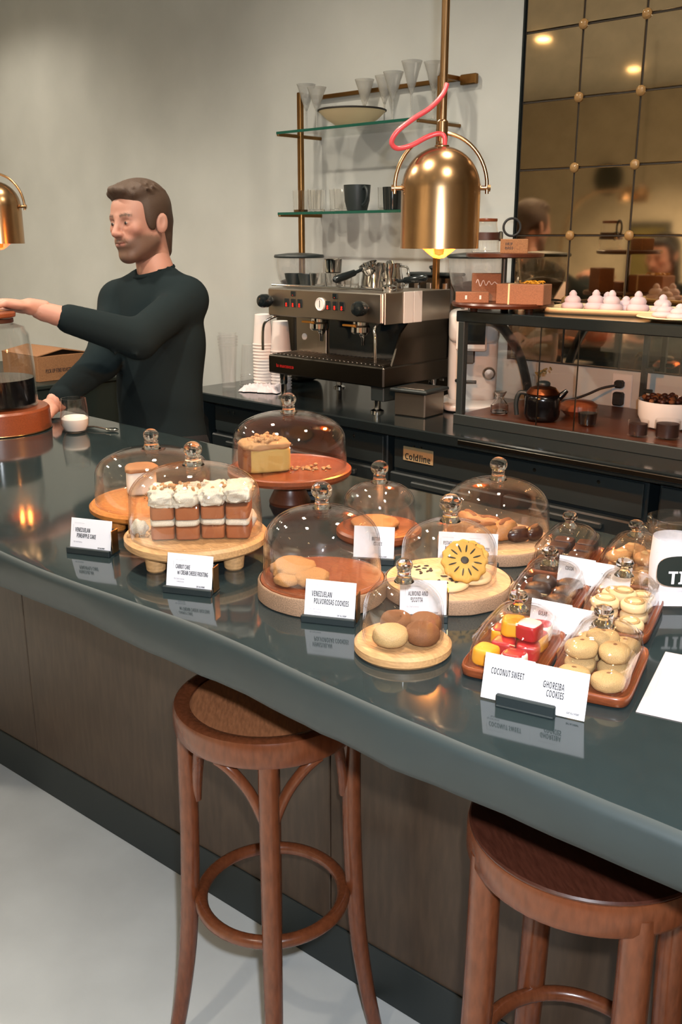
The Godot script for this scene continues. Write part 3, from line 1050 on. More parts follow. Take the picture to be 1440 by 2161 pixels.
func machine_top_things() -> void:
	var y := HB + 0.422 - 0.015
	# dark espresso cups
	var dc := thing("espresso_cup", "small dark espresso cup on the coffee machine, leftmost", "cup", Vector3(-2.70, y, -2.60), 0, "dark cups on the coffee machine")
	part("body", MB.new().lathe([V(0, 0), V(0.022, 0), V(0.026, 0.004), V(0.033, 0.035), V(0.035, 0.048), V(0.033, 0.048), V(0.024, 0.008), V(0, 0.007)], 26), M.black, dc)
	copy(dc, "small dark espresso cup between the steel rim and the glass tumblers", Vector3(-2.61, y, -2.585))
	# glasses and steel cups
	var gl := thing("shot_glass", "clear glass on the coffee machine carrying a steel cup", "glass", Vector3(-2.465, y, -2.575), 0, "clear glasses on the coffee machine")
	part("body", MB.new().lathe([V(0, 0), V(0.024, 0), V(0.027, 0.003), V(0.031, 0.055), V(0.0295, 0.055), V(0.025, 0.010), V(0, 0.009)], 24), M.solid_glass, gl)
	copy(gl, "clear glass on the coffee machine just left of the stacked steel cup", Vector3(-2.53, y, -2.56))
	copy(gl, "clear glass on the coffee machine beside the black portafilter handle", Vector3(-2.40, y, -2.56))
	copy(gl, "clear glass on the coffee machine behind the stacked steel cup, left", Vector3(-2.50, y, -2.635))
	copy(gl, "clear glass on the coffee machine behind the stacked steel cup, right", Vector3(-2.43, y, -2.635))
	var sc := thing("steel_cup", "small steel cup stacked on a clear glass", "cup", Vector3(-2.465, y + 0.0555, -2.575))
	part("body", MB.new().lathe([V(0, 0), V(0.026, 0), V(0.030, 0.004), V(0.033, 0.046), V(0.0345, 0.050), V(0.032, 0.050), V(0.028, 0.006), V(0, 0.005)], 26), M.chrome, sc)
	var pt := thing("milk_pitcher", "steel milk pitcher on the coffee machine, left one", "pitcher", Vector3(-2.362, y, -2.68), 40, "steel pitchers on the coffee machine")
	part("body", MB.new().lathe([V(0, 0), V(0.043, 0), V(0.046, 0.005), V(0.045, 0.03), V(0.038, 0.075), V(0.040, 0.092), V(0.0385, 0.092), V(0.036, 0.072), V(0.041, 0.008), V(0, 0.006)], 32), M.chrome, pt)
	part("handle", MB.new().tube(smooth_path([Vector3(0.038, 0.082, 0), Vector3(0.060, 0.078, 0), Vector3(0.066, 0.05, 0), Vector3(0.058, 0.02, 0), Vector3(0.043, 0.016, 0)], 5), 0.004, 8), M.chrome, pt)
	copy(pt, "steel milk pitcher on the coffee machine, right one behind the handles", Vector3(-2.262, y, -2.66), 25.0)
	var ta := thing("tamper", "upright polished steel tamper on the right of the coffee machine", "tamper", Vector3(-2.178, y, -2.555))
	part("body", MB.new().lathe([V(0, 0), V(0.026, 0), V(0.027, 0.018), V(0.012, 0.026), V(0.010, 0.05), V(0.015, 0.075), V(0.016, 0.095), V(0.010, 0.104), V(0, 0.106)], 26), M.chrome, ta)
	var names := ["portafilter with black handle pointing down left on the coffee machine", "portafilter with black handle lying at the right end of the coffee machine"]
	var k := 0
	for q in [[-2.30, -2.60, 252.0], [-2.215, -2.60, 10.0]]:
		var p := thing("portafilter", names[k], "portafilter", Vector3(q[0], y + (0.052 if k == 0 else 0.0), q[1]), q[2], "portafilters on the coffee machine")
		p.rotation_degrees.z = -24.0 if k == 0 else 0.0
		part("basket", MB.new().lathe([V(0, 0.004), V(0.020, 0.004), V(0.027, 0.014), V(0.030, 0.030), V(0.034, 0.034), V(0.034, 0.042), V(0.029, 0.042), V(0.026, 0.016), V(0, 0.012)], 28), M.chrome, p)
		part("handle", MB.new().tube([Vector3(0.032, 0.034, 0), Vector3(0.055, 0.036, 0), Vector3(0.06, 0.037, 0), Vector3(0.10, 0.042, 0), Vector3(0.14, 0.048, 0), Vector3(0.148, 0.049, 0)], [0.006, 0.006, 0.011, 0.0135, 0.013, 0.006], 14), M.gloss_black, p)
		part("spout", MB.new().tube([Vector3(0, 0.010, 0.012), Vector3(0.0, 0.004, 0.018)], 0.005, 8), M.chrome, p)
		k += 1


func grinder_hopper(o: Node3D, y: float, R: float) -> void:
	part("hopper", MB.new().lathe([V(0.045, y), V(0.060, y + 0.03), V(R * 0.90, y + 0.085), V(R * 0.99, y + 0.13), V(R, y + 0.17), V(R - 0.002, y + 0.17), V(R * 0.97, y + 0.13), V(R * 0.88, y + 0.085), V(0.058, y + 0.03), V(0.043, y)], 40), M.clear_plastic, o)
	part("beans", MB.new().lathe([V(0, y + 0.002), V(0.041, y + 0.002), V(0.056, y + 0.03), V(R * 0.82, y + 0.075), V(R * 0.4, y + 0.088), V(0, y + 0.092)], 30), M.chocolate, o)
	part("lid", MB.new().lathe([V(R + 0.004, y + 0.168), V(R + 0.006, y + 0.174), V(R + 0.003, y + 0.18), V(R * 0.5, y + 0.186), V(0, y + 0.188)], 40), M.black, o)


func back_counter_things() -> void:
	# cups at the left end
	var c1 := thing("plastic_cup_stack", "tall stack of clear plastic cups at the left end of the back counter", "cup stack", Vector3(-2.985, HB, -2.50))
	part("outer_cup", MB.new().lathe([V(0, 0), V(0.028, 0), V(0.033, 0.10), V(0.042, 0.20), V(0.0425, 0.205)], 28), M.clear_plastic, c1)
	for k in 4:
		part("rim", MB.new().tube(ring(0.040 + k * 0.0007, 28, Vector3(0, 0.168 + k * 0.012, 0)), 0.0014, 6, true), M.clear_plastic, c1)
	part("inner_cup", MB.new().lathe([V(0, 0.02), V(0.026, 0.02), V(0.037, 0.215), V(0.038, 0.22)], 24), M.clear_plastic, c1)
	var c2 := thing("plastic_cup_stack", "upside down stack of clear plastic cups beside the white paper cups", "cup stack", Vector3(-2.955, HB, -2.585))
	part("outer_cup", MB.new().lathe([V(0.040, 0.0), V(0.039, 0.01), V(0.028, 0.165), V(0.026, 0.168), V(0, 0.168)], 28), M.clear_plastic, c2)
	for k in 5:
		part("rim", MB.new().tube(ring(0.0405 - k * 0.0006, 28, Vector3(0, 0.002 + k * 0.010, 0)), 0.0015, 6, true), M.clear_plastic, c2)
	var names := ["taller stack of white paper cups left of the coffee machine", "white paper cup stack hugging the left side of the coffee machine"]
	var i := 0
	for q in [[-2.855, -2.575, 26, 0.0], [-2.79, -2.61, 24, 0.0]]:
		var p := thing("paper_cup_stack", names[i], "cup stack", Vector3(q[0], HB, q[1]), 0, "stacks of white paper cups")
		var n: int = q[2]
		for k in n - 12:
			var y := k * 0.0125
			part("cup", MB.new().lathe([V(0.0405 , y), V(0.0425, y + 0.001), V(0.0425, y + 0.004), V(0.040, y + 0.0055), V(0.0395, y + 0.0125)], 24), M.cup_paper, p)
		var y0 := (n - 12) * 0.0125
		part("cup", MB.new().lathe([V(0.0405, y0), V(0.0425, y0 + 0.001), V(0.0425, y0 + 0.004), V(0.040, y0 + 0.006), V(0.031, y0 + 0.118), V(0.029, y0 + 0.12), V(0.027, y0 + 0.117), V(0, y0 + 0.116)], 26), M.cup_paper, p)
		i += 1
	var nn := FastNoiseLite.new()
	nn.seed = 3
	nn.frequency = 0.025
	var rows := []
	for r in 15:
		var row := PackedVector3Array()
		for k in 20:
			var fx := k / 19.0 - 0.5
			var fz := r / 14.0 - 0.5
			var edge := minf(0.5 - absf(fx), 0.5 - absf(fz))
			row.append(Vector3(fx * 0.17 + 0.01 * nn.get_noise_2d(k * 9.0, r * 9.0), 0.003 + smoothstep(0.0, 0.14, edge) * (0.016 + 0.022 * absf(nn.get_noise_2d(k * 16.0 + 60, r * 16.0))), fz * 0.10 + 0.015 * nn.get_noise_2d(k * 9.0 + 300, r * 9.0)))
		rows.append(row)
	var nap := thing("cleaning_cloth", "crumpled pale cloth in front of the white paper cups", "cloth", Vector3(-2.80, HB, -2.515), 24)
	part("cloth", MB.new().sheet(rows, false), M.cloth, nap)
	# left grinder behind the machine
	var gl := thing("coffee_grinder", "coffee grinder whose glass hopper rises behind the left of the coffee machine", "coffee grinder", Vector3(-2.905, HB, -2.83))
	part("body", MB.new().sup(Vector3(0, 0.17, 0), Vector3(0.075, 0.17, 0.09), 6.0, 4.0, Basis(), 28), M.dark_steel, gl)
	grinder_hopper(gl, 0.338, 0.098)
	# white grinder
	var g := thing("coffee_grinder", "white coffee grinder with a tilted black touchscreen at the wall", "coffee grinder", Vector3(-2.005, HB, -2.82), 38)
	part("base_plate", MB.new().sup(Vector3(0, 0.014, 0.03), Vector3(0.105, 0.014, 0.14), 5.0, 5.0, Basis(), 28), M.white_gloss, g)
	part("body", MB.new().sup(Vector3(0, 0.16, -0.025), Vector3(0.088, 0.15, 0.085), 7.0, 4.5, Basis(), 32), M.white_gloss, g)
	part("head", MB.new().sup(Vector3(0, 0.285, -0.005), Vector3(0.09, 0.058, 0.10), 6.0, 4.0, Basis(), 32), M.white_gloss, g)
	part("collar", MB.new().lathe([V(0.05, 0.335), V(0.05, 0.352), V(0.043, 0.358), V(0, 0.358)], 28), M.chrome, g)
	var sc := part("screen_frame", bx(Vector3(0.105, 0.115, 0.016), 0.006), M.white_gloss, g, Vector3(-0.012, 0.265, 0.122), Vector3(-24, -4, 0))
	part("screen", bx(Vector3(0.092, 0.090, 0.003), 0.001, Vector3(0, 0.008, 0.0085)), M.gloss_black, sc)
	part("dial", MB.new().lathe([V(0, 0.018), V(0.016, 0.017), V(0.022, 0.010), V(0.023, 0)], 28, Transform3D(Basis(Vector3.RIGHT, PI / 2), Vector3(0.055, 0.125, 0.062))), M.steel, g)
	part("spout", bx(Vector3(0.035, 0.05, 0.03), 0.006, Vector3(-0.015, 0.185, 0.075)), M.dark_steel, g)
	part("fork", MB.new().tube([Vector3(-0.06, 0.10, 0.075), Vector3(-0.03, 0.10, 0.11), Vector3(0.01, 0.10, 0.11)], 0.006, 8), M.black, g)
	part("hand_lever", MB.new().sup(Vector3(0.075, 0.27, 0.06), Vector3(0.009, 0.03, 0.012), 3.0, 3.0, Basis(), 14), M.black, g)
	grinder_hopper(g, 0.350, 0.098)
	# knock box
	var kb := thing("knock_box", "square steel knock box with a dark rim right of the coffee machine", "box", Vector3(-2.03, HB, -2.548), 6)
	part("body", bx(Vector3(0.125, 0.082, 0.125), 0.004, Vector3(0, 0.041, 0)), M.steel, kb)
	part("rim", bx(Vector3(0.15, 0.012, 0.15), 0.004, Vector3(0, 0.088, 0)), M.black, kb)
	part("well", bx(Vector3(0.11, 0.002, 0.11), 0.0005, Vector3(0, 0.0945, 0)), M.steel, kb)
	# a boiler behind the machine, under the lamp
	var wb := thing("water_boiler", "brushed steel water boiler against the wall behind the lamp bulb", "boiler", Vector3(-2.34, HB, -2.995))
	part("body", bx(Vector3(0.22, 0.425, 0.075), 0.008, Vector3(0.02, 0.2325, 0)), M.dark_steel, wb)
	part("lid", bx(Vector3(0.23, 0.012, 0.082), 0.004, Vector3(0.02, 0.451, 0)), M.black, wb)
	part("lid_knob", MB.new().lathe([V(0.006, 0.457), V(0.006, 0.467), V(0.013, 0.474), V(0.013, 0.482), V(0, 0.485)], 16, Transform3D(Basis(), Vector3(0.02, 0, 0.02))), M.black, wb)
	for x in [-0.06, 0.0, 0.075]:
		part("rib", bx(Vector3(0.022, 0.37, 0.008), 0.002, Vector3(x + 0.02, 0.235, 0.040)), M.steel, wb)
	for q in [[-0.09, 0.02], [0.11, 0.02], [-0.09, -0.02], [0.11, -0.02]]:
		part("foot", MB.new().lathe([V(0, 0), V(0.012, 0), V(0.012, 0.021)], 12), M.black, wb, Vector3(q[0] + 0.01, 0, q[1]))


func display_case() -> void:
	var o := thing("display_case", "black framed glass pastry case on the right of the back counter", "display case", Vector3(-1.84, HB, -2.50))
	var w := 1.7
	var d := 0.50
	part("floor_board", bx(Vector3(w, 0.030, d), 0.003, Vector3(w / 2, 0.015, -d / 2)), M.walnut, o)
	part("front_rail", bx(Vector3(w, 0.034, 0.012), 0.002, Vector3(w / 2, 0.0165, 0.006)), M.black, o)
	part("top_board", bx(Vector3(w + 0.02, 0.034, d), 0.003, Vector3(w / 2, 0.346, -d / 2)), M.gloss_black, o)
	for x in [0.012, w - 0.012]:
		part("corner_post", bx(Vector3(0.024, 0.30, 0.024), 0.002, Vector3(x, 0.18, -0.012)), M.black, o)
	part("middle_post", bx(Vector3(0.018, 0.30, 0.018), 0.002, Vector3(0.42, 0.18, -d + 0.03)), M.black, o)
	for y in [0.10, 0.17]:
		part("shelf_clip", bx(Vector3(0.03, 0.012, 0.012), 0.002, Vector3(0.44, y, -d + 0.035)), M.black, o)
	# a curved rib at the left back
	var rib := smooth_path([Vector3(0.012, 0.030, -0.425), Vector3(0.012, 0.105, -0.398), Vector3(0.012, 0.201, -0.342), Vector3(0.012, 0.285, -0.250), Vector3(0.012, 0.330, -0.165)], 5)
	part("curved_rib", MB.new().tube(rib, 0.0165, 10), M.black, o)
	var fg := part("front_glass", bx(Vector3(w - 0.05, 0.298, 0.004), 0.0005, Vector3(w / 2, 0.181, -0.012)), M.glass, o)
	part("side_glass", bx(Vector3(0.004, 0.298, d - 0.04), 0.0005, Vector3(0.012, 0.181, -d / 2)), M.glass, o)
	for x in [0.30, 0.43]:
		part("glass_joint", bx(Vector3(0.0025, 0.298, 0.005), 0.0003, Vector3(x, 0.181, -0.012)), M.dark_steel, fg)
	var y := HB + 0.030
	# inside the case
	var fk := thing("glass_flask", "small clear glass flask beside the dark coffee pot in the case", "flask", Vector3(-1.745, y, -2.615))
	part("body", MB.new().lathe([V(0, 0), V(0.026, 0), V(0.030, 0.006), V(0.029, 0.028), V(0.014, 0.046), V(0.013, 0.056), V(0.022, 0.072), V(0.021, 0.072), V(0.011, 0.056), V(0.012, 0.046), V(0.027, 0.028), V(0.026, 0.006), V(0, 0.004)], 28), M.solid_glass, fk)
	var vs := thing("bud_vase", "slim glass vase with a dry sprig behind the coffee pot", "vase", Vector3(-1.66, y, -2.70))
	part("body", MB.new().lathe([V(0, 0), V(0.020, 0), V(0.022, 0.03), V(0.014, 0.085), V(0.013, 0.12), V(0.0115, 0.12), V(0.012, 0.085), V(0, 0.006)], 24), M.glass, vs)
	var rng := RandomNumberGenerator.new()
	rng.seed = 5
	part("stem", MB.new().tube(smooth_path([Vector3(0, 0.01, 0), Vector3(0.004, 0.10, 0), Vector3(0.02, 0.135, 0.01), Vector3(0.035, 0.15, 0.01)], 4), 0.0016, 6), M.leaf, vs)
	for k in 12:
		var t := k / 11.0
		part("leaf", MB.new().sup(Vector3(0.004 + 0.036 * t, 0.12 + 0.034 * t, 0.006) + Vector3(rng.randf_range(-1, 1), rng.randf_range(-0.7, 0.9), rng.randf_range(-1, 1)) * 0.012, Vector3(0.008, 0.003, 0.005), 2, 2, Basis(Vector3(0.3, 0.2, 1).normalized(), rng.randf_range(-1, 1)), 8), M.leaf, vs)
	var hd := MB.new().tube(smooth_path([Vector3(-0.015, 0.085, 0), Vector3(-0.03, 0.095, 0), Vector3(-0.048, 0.09, 0), Vector3(-0.052, 0.06, 0)], 4), 0.003, 8)
	part("handle", hd, M.glass, vs)
	var pot := thing("coffee_pot", "dark glass coffee pot with a copper collar in the pastry case", "coffee pot", Vector3(-1.575, y, -2.60), 30)
	part("body", MB.new().sup(Vector3(0, 0.045, 0), Vector3(0.056, 0.045, 0.056), 5.0, 2.4, Basis(), 32), M.coffee, pot)
	part("collar", MB.new().lathe([V(0.050, 0.084), V(0.053, 0.088), V(0.040, 0.104), V(0.020, 0.110), V(0, 0.111)], 28), mat("copper", Color(0.62, 0.34, 0.20), 0.3, 1.0), pot)
	part("lid_knob", MB.new().sup(Vector3(0, 0.116, 0), Vector3(0.022, 0.010, 0.022), 2.4, 2.0, Basis(), 20), M.black, pot)
	part("spout", MB.new().tube([Vector3(0.048, 0.072, 0), Vector3(0.064, 0.088, 0), Vector3(0.074, 0.098, 0)], [0.012, 0.009, 0.006], 12), M.coffee, pot)
	part("handle", MB.new().tube(smooth_path([Vector3(-0.048, 0.085, 0), Vector3(-0.072, 0.085, 0), Vector3(-0.082, 0.055, 0), Vector3(-0.078, 0.015, 0)], 5), 0.0075, 10), M.black, pot)
	var br := thing("wooden_bowl", "low round reddish wooden bowl behind the dark coffee glass", "bowl", Vector3(-1.535, y, -2.76))
	part("body", MB.new().lathe([V(0, 0), V(0.04, 0), V(0.062, 0.02), V(0.060, 0.036), V(0.045, 0.046), V(0.02, 0.050), V(0, 0.051)], 32), M.acacia, br)
	var cg := thing("coffee_glass", "short glass of dark coffee on the case floor", "glass", Vector3(-1.425, y, -2.62))
	part("body", MB.new().lathe([V(0, 0), V(0.026, 0), V(0.029, 0.004), V(0.032, 0.058), V(0.0305, 0.058), V(0.027, 0.006), V(0, 0.005)], 26), M.glass, cg)
	part("drink", MB.new().lathe([V(0, 0.007), V(0.0262, 0.007), V(0.0285, 0.040), V(0, 0.040)], 24), M.coffee, cg)
	var wb := thing("white_bowl", "deep white bowl heaped with dark dried fruit in the case", "bowl", Vector3(-1.235, y, -2.77))
	part("body", MB.new().lathe([V(0, 0), V(0.055, 0), V(0.075, 0.006), V(0.090, 0.035), V(0.094, 0.084), V(0.090, 0.084), V(0.086, 0.036), V(0.07, 0.012), V(0, 0.010)], 40), M.porcelain, wb)
	part("filling", MB.new().lathe([V(0.0895, 0.074), V(0.06, 0.080), V(0, 0.082)], 30), M.chocolate, wb)
	for k in 34:
		var a := k * 2.4
		var r := 0.078 * sqrt((k + 0.5) / 34.0)
		part("fruit", MB.new().sup(Vector3(cos(a) * r, 0.083 + 0.006 * rng.randf(), sin(a) * r), Vector3(0.011, 0.008, 0.009), 2, 2, Basis(Vector3.UP, a), 8), M.leather if k % 3 else M.brown_cookie, wb)
	names_glass("dark_jar", "dark glass jar of jam in front of the white bowl", Vector3(-1.16, y, -2.605), 0.036, 0.055, M.chocolate)
	names_glass("dark_jar", "second dark glass jar beside the right edge of the photo", Vector3(-1.235, y, -2.575), 0.030, 0.048, M.chocolate)
	# the power outlet on the wall behind
	var ou := thing("power_outlet", "white wall outlet with two black plugs behind the pastry case", "outlet", Vector3(-1.535, 1.045, ZW))
	part("plate", bx(Vector3(0.075, 0.115, 0.006), 0.003, Vector3(0, 0, 0.003)), M.white_gloss, ou)
	part("plug", bx(Vector3(0.03, 0.026, 0.03), 0.006, Vector3(-0.002, 0.024, 0.02)), M.rubber, ou)
	part("plug", bx(Vector3(0.036, 0.046, 0.026), 0.005, Vector3(-0.002, -0.027, 0.019)), M.rubber, ou)
	var cb := thing("power_cable", "black power cable drooping from the wall outlet", "cable")
	part("cable", MB.new().tube(smooth_path([Vector3(-1.54, 1.066, ZW + 0.035), Vector3(-1.58, 1.055, ZW + 0.06), Vector3(-1.63, 1.028, ZW + 0.08), Vector3(-1.69, 1.005, ZW + 0.09), Vector3(-1.75, y + 0.005, ZW + 0.10), Vector3(-1.80, y + 0.005, ZW + 0.12)], 6), 0.0042, 8), M.rubber, cb)


func names_glass(called: String, label: String, at: Vector3, r: float, h: float, fill: Material) -> Node3D:
	var o := thing(called, label, "jar", at)
	part("body", MB.new().lathe([V(0, 0), V(r * 0.9, 0), V(r, 0.004), V(r, h), V(r - 0.0015, h), V(r - 0.002, 0.006), V(0, 0.005)], 26), M.glass, o)
	part("filling", MB.new().lathe([V(0, 0.007), V(r - 0.004, 0.007), V(r - 0.004, h * 0.8), V(0, h * 0.82)], 24), fill, o)
	return o


func case_top_things() -> void:
	var y := HB + 0.363
	var o := thing("tiered_stand", "two tier round wooden stand with a black pole on the pastry case", "cake stand", Vector3(-1.755, y, -2.62))
	part("lower_tray", MB.new().lathe([V(0, 0.012), V(0.13, 0.012), V(0.160, 0.014), V(0.163, 0.022), V(0.160, 0.028), V(0.150, 0.024), V(0, 0.024)], 48), M.walnut, o)
	for k in 3:
		part("foot", MB.new().lathe([V(0, 0), V(0.012, 0), V(0.014, 0.012), V(0, 0.012)], 14), M.walnut, o, Vector3(cos(k * TAU / 3) * 0.1, 0, sin(k * TAU / 3) * 0.1))
	part("pole", MB.new().lathe([V(0.009, 0.024), V(0.009, 0.164), V(0, 0.164)], 16), M.black, o)
	part("upper_tray", MB.new().lathe([V(0, 0.164), V(0.115, 0.164), V(0.122, 0.167), V(0.123, 0.176), V(0.117, 0.178), V(0.112, 0.176), V(0, 0.176)], 44), M.walnut, o)
	var ty := y + 0.1765
	var j := thing("glass_server", "glass coffee server with a leather band and a ring handle", "server", Vector3(-1.835, ty, -2.625), 43)
	part("body", MB.new().lathe([V(0, 0), V(0.040, 0), V(0.044, 0.005), V(0.043, 0.045), V(0.036, 0.080), V(0.034, 0.098), V(0.0325, 0.098), V(0.0345, 0.08), V(0.041, 0.045), V(0.041, 0.008), V(0, 0.006)], 36), M.glass, j)
	part("band", MB.new().lathe([V(0.0435, 0.040), V(0.0440, 0.041), V(0.0415, 0.064), V(0.0405, 0.064)], 32), M.leather, j)
	part("lid", MB.new().lathe([V(0.0, 0.097), V(0.035, 0.097), V(0.036, 0.099), V(0.036, 0.106), V(0, 0.108)], 28), M.acacia, j)
	part("clasp", bx(Vector3(0.014, 0.03, 0.012), 0.003, Vector3(0.048, 0.052, 0)), M.chrome, j)
	var rg := []
	for k in 36:
		rg.append(Vector3(0.083 + cos(TAU * k / 36) * 0.027, 0.080 + sin(TAU * k / 36) * 0.027, 0))
	part("ring_handle", MB.new().tube(rg, 0.0038, 8, true), M.rubber, j)
	var sb := thing("cardboard_box", "small kraft box with two lines of print on the upper tier", "box", Vector3(-1.712, ty, -2.605), 33)
	part("carton", bx(Vector3(0.085, 0.044, 0.05), 0.002, Vector3(0, 0.022, 0)), M.card_stock, sb)
	letters("DRIP", 0.008, M.ink, sb, Vector3(-0.028, 0.029, 0.0252), 0.9)
	letters("BAGS", 0.008, M.ink, sb, Vector3(-0.028, 0.017, 0.0252), 0.9)
	var ly := y + 0.0243
	var bA := thing("gift_box", "long brown box with a gold ribbon top on the lower tier", "box", Vector3(-1.665, ly, -2.60), 12)
	part("carton", bx(Vector3(0.155, 0.062, 0.075), 0.002, Vector3(0, 0.031, 0)), M.kraft, bA)
	part("band", bx(Vector3(0.006, 0.0635, 0.077), 0.0008, Vector3(-0.035, 0.0313, 0)), M.tray_cream, bA)
	var rng := RandomNumberGenerator.new()
	rng.seed = 9
	var rb := MB.new()
	for k in 9:
		var p := []
		var c := Vector3(rng.randf_range(-0.03, 0.05), 0.064, rng.randf_range(-0.025, 0.025))
		for q in 9:
			var a := q * 0.7 + k
			p.append(c + Vector3(cos(a) * 0.011 + q * 0.001, 0.003 + 0.004 * sin(a * 1.7), sin(a) * 0.009))
		rb.tube(p, 0.0015, 5)
	part("ribbon", rb, mat("gold_ribbon", Color(0.75, 0.55, 0.14), 0.3), bA)
	var bB := thing("gift_box", "brown box with white handwriting at the back of the lower tier", "box", Vector3(-1.845, ly, -2.655), 38)
	part("carton", bx(Vector3(0.095, 0.088, 0.06), 0.002, Vector3(0, 0.044, 0)), M.kraft, bB)
	var sg := []
	for q in 40:
		var t := q / 39.0
		sg.append(Vector3(-0.035 + 0.07 * t, 0.058 + 0.010 * sin(t * 24.0) * (1.2 - t), 0.0305))
	part("handwriting", MB.new().tube(sg, 0.0012, 5), M.paper, bB)
	var bC := thing("gift_box", "short brown box at the front left of the lower tier", "box", Vector3(-1.822, ly, -2.545), 38)
	part("carton", bx(Vector3(0.105, 0.034, 0.045), 0.002, Vector3(0, 0.017, 0)), M.kraft, bC)
	for x in [-0.02, 0.025]:
		part("sticker", bx(Vector3(0.006, 0.012, 0.0005), 0.0001, Vector3(x, 0.018, 0.0227)), M.paper, bC)
	# meringues
	var tr := thing("serving_tray", "flat cream tray under the lilac meringues", "tray", Vector3(-1.435, y, -2.76), 12)
	var rr := []
	for row in [[0.0, 0.002, 0.86], [1.0, 0.0, 0.86], [1.0, 0.016, 1.0], [0.985, 0.018, 1.0], [0.85, 0.005, 0.86], [0.0, 0.005, 0.86]]:
		var pr := PackedVector3Array()
		for k in 40:
			var a := -TAU * k / 40
			var q := Vector3(signf(cos(a)) * pow(absf(cos(a)), 0.35) * 0.20, row[1], signf(sin(a)) * pow(absf(sin(a)), 0.35) * 0.125) * Vector3(row[0], 1, row[0])
			pr.append(q)
		rr.append(pr)
	part("body", MB.new().sheet(rr), M.tray_cream, tr)
	var me := thing("meringue", "lilac meringue on the cream tray, leftmost", "meringue", Vector3(-1.575, y + 0.0055, -2.745), 0, "lilac meringues on the cream tray")
	part("body", MB.new().lathe([V(0, 0), V(0.030, 0), V(0.036, 0.007), V(0.033, 0.017), V(0.024, 0.022), V(0.026, 0.030), V(0.020, 0.039), V(0.012, 0.043), V(0.012, 0.050), V(0.006, 0.058), V(0, 0.060)], 22, Transform3D(), 60), M.meringue, me)
	var mn := ["lilac meringue on the cream tray, second from the left", "lilac meringue on the cream tray, in the middle at the front", "lilac meringue on the cream tray, tall one right of the middle", "lilac meringue on the cream tray, rightmost", "low lilac meringue between the two middle ones", "lilac meringue at the back of the cream tray"]
	var k2 := 0
	for q in [[-1.505, -2.765, 1.05], [-1.44, -2.745, 1.08], [-1.375, -2.79, 1.05], [-1.30, -2.80, 0.92], [-1.42, -2.80, 0.75], [-1.50, -2.83, 0.9]]:
		var m2 := copy(me, mn[k2], Vector3(q[0], y + 0.0055, q[1]), k2 * 50.0)
		m2.scale = Vector3(1, q[2], 1)
		k2 += 1
	var t2 := thing("plate", "cream plate of pale meringues at the right edge of the case top", "plate", Vector3(-1.16, y, -2.62))
	part("body", MB.new().lathe([V(0, 0.002), V(0.06, 0), V(0.12, 0.012), V(0.118, 0.015), V(0.06, 0.006), V(0, 0.006)], 40), M.tray_cream, t2)
	k2 = 0
	for q in [[-1.215, -2.635], [-1.155, -2.60], [-1.12, -2.66], [-1.17, -2.68]]:
		var m3 := copy(me, ["pale meringue on the right plate, leftmost", "pale meringue at the front of the right plate", "pale meringue at the right of the right plate", "pale meringue at the back of the right plate"][k2], Vector3(q[0], y + 0.0065, q[1]), k2 * 70.0)
		m3.scale = Vector3(1.0, 0.72, 1.0)
		m3.set_meta("group", "meringues on the right plate")
		k2 += 1


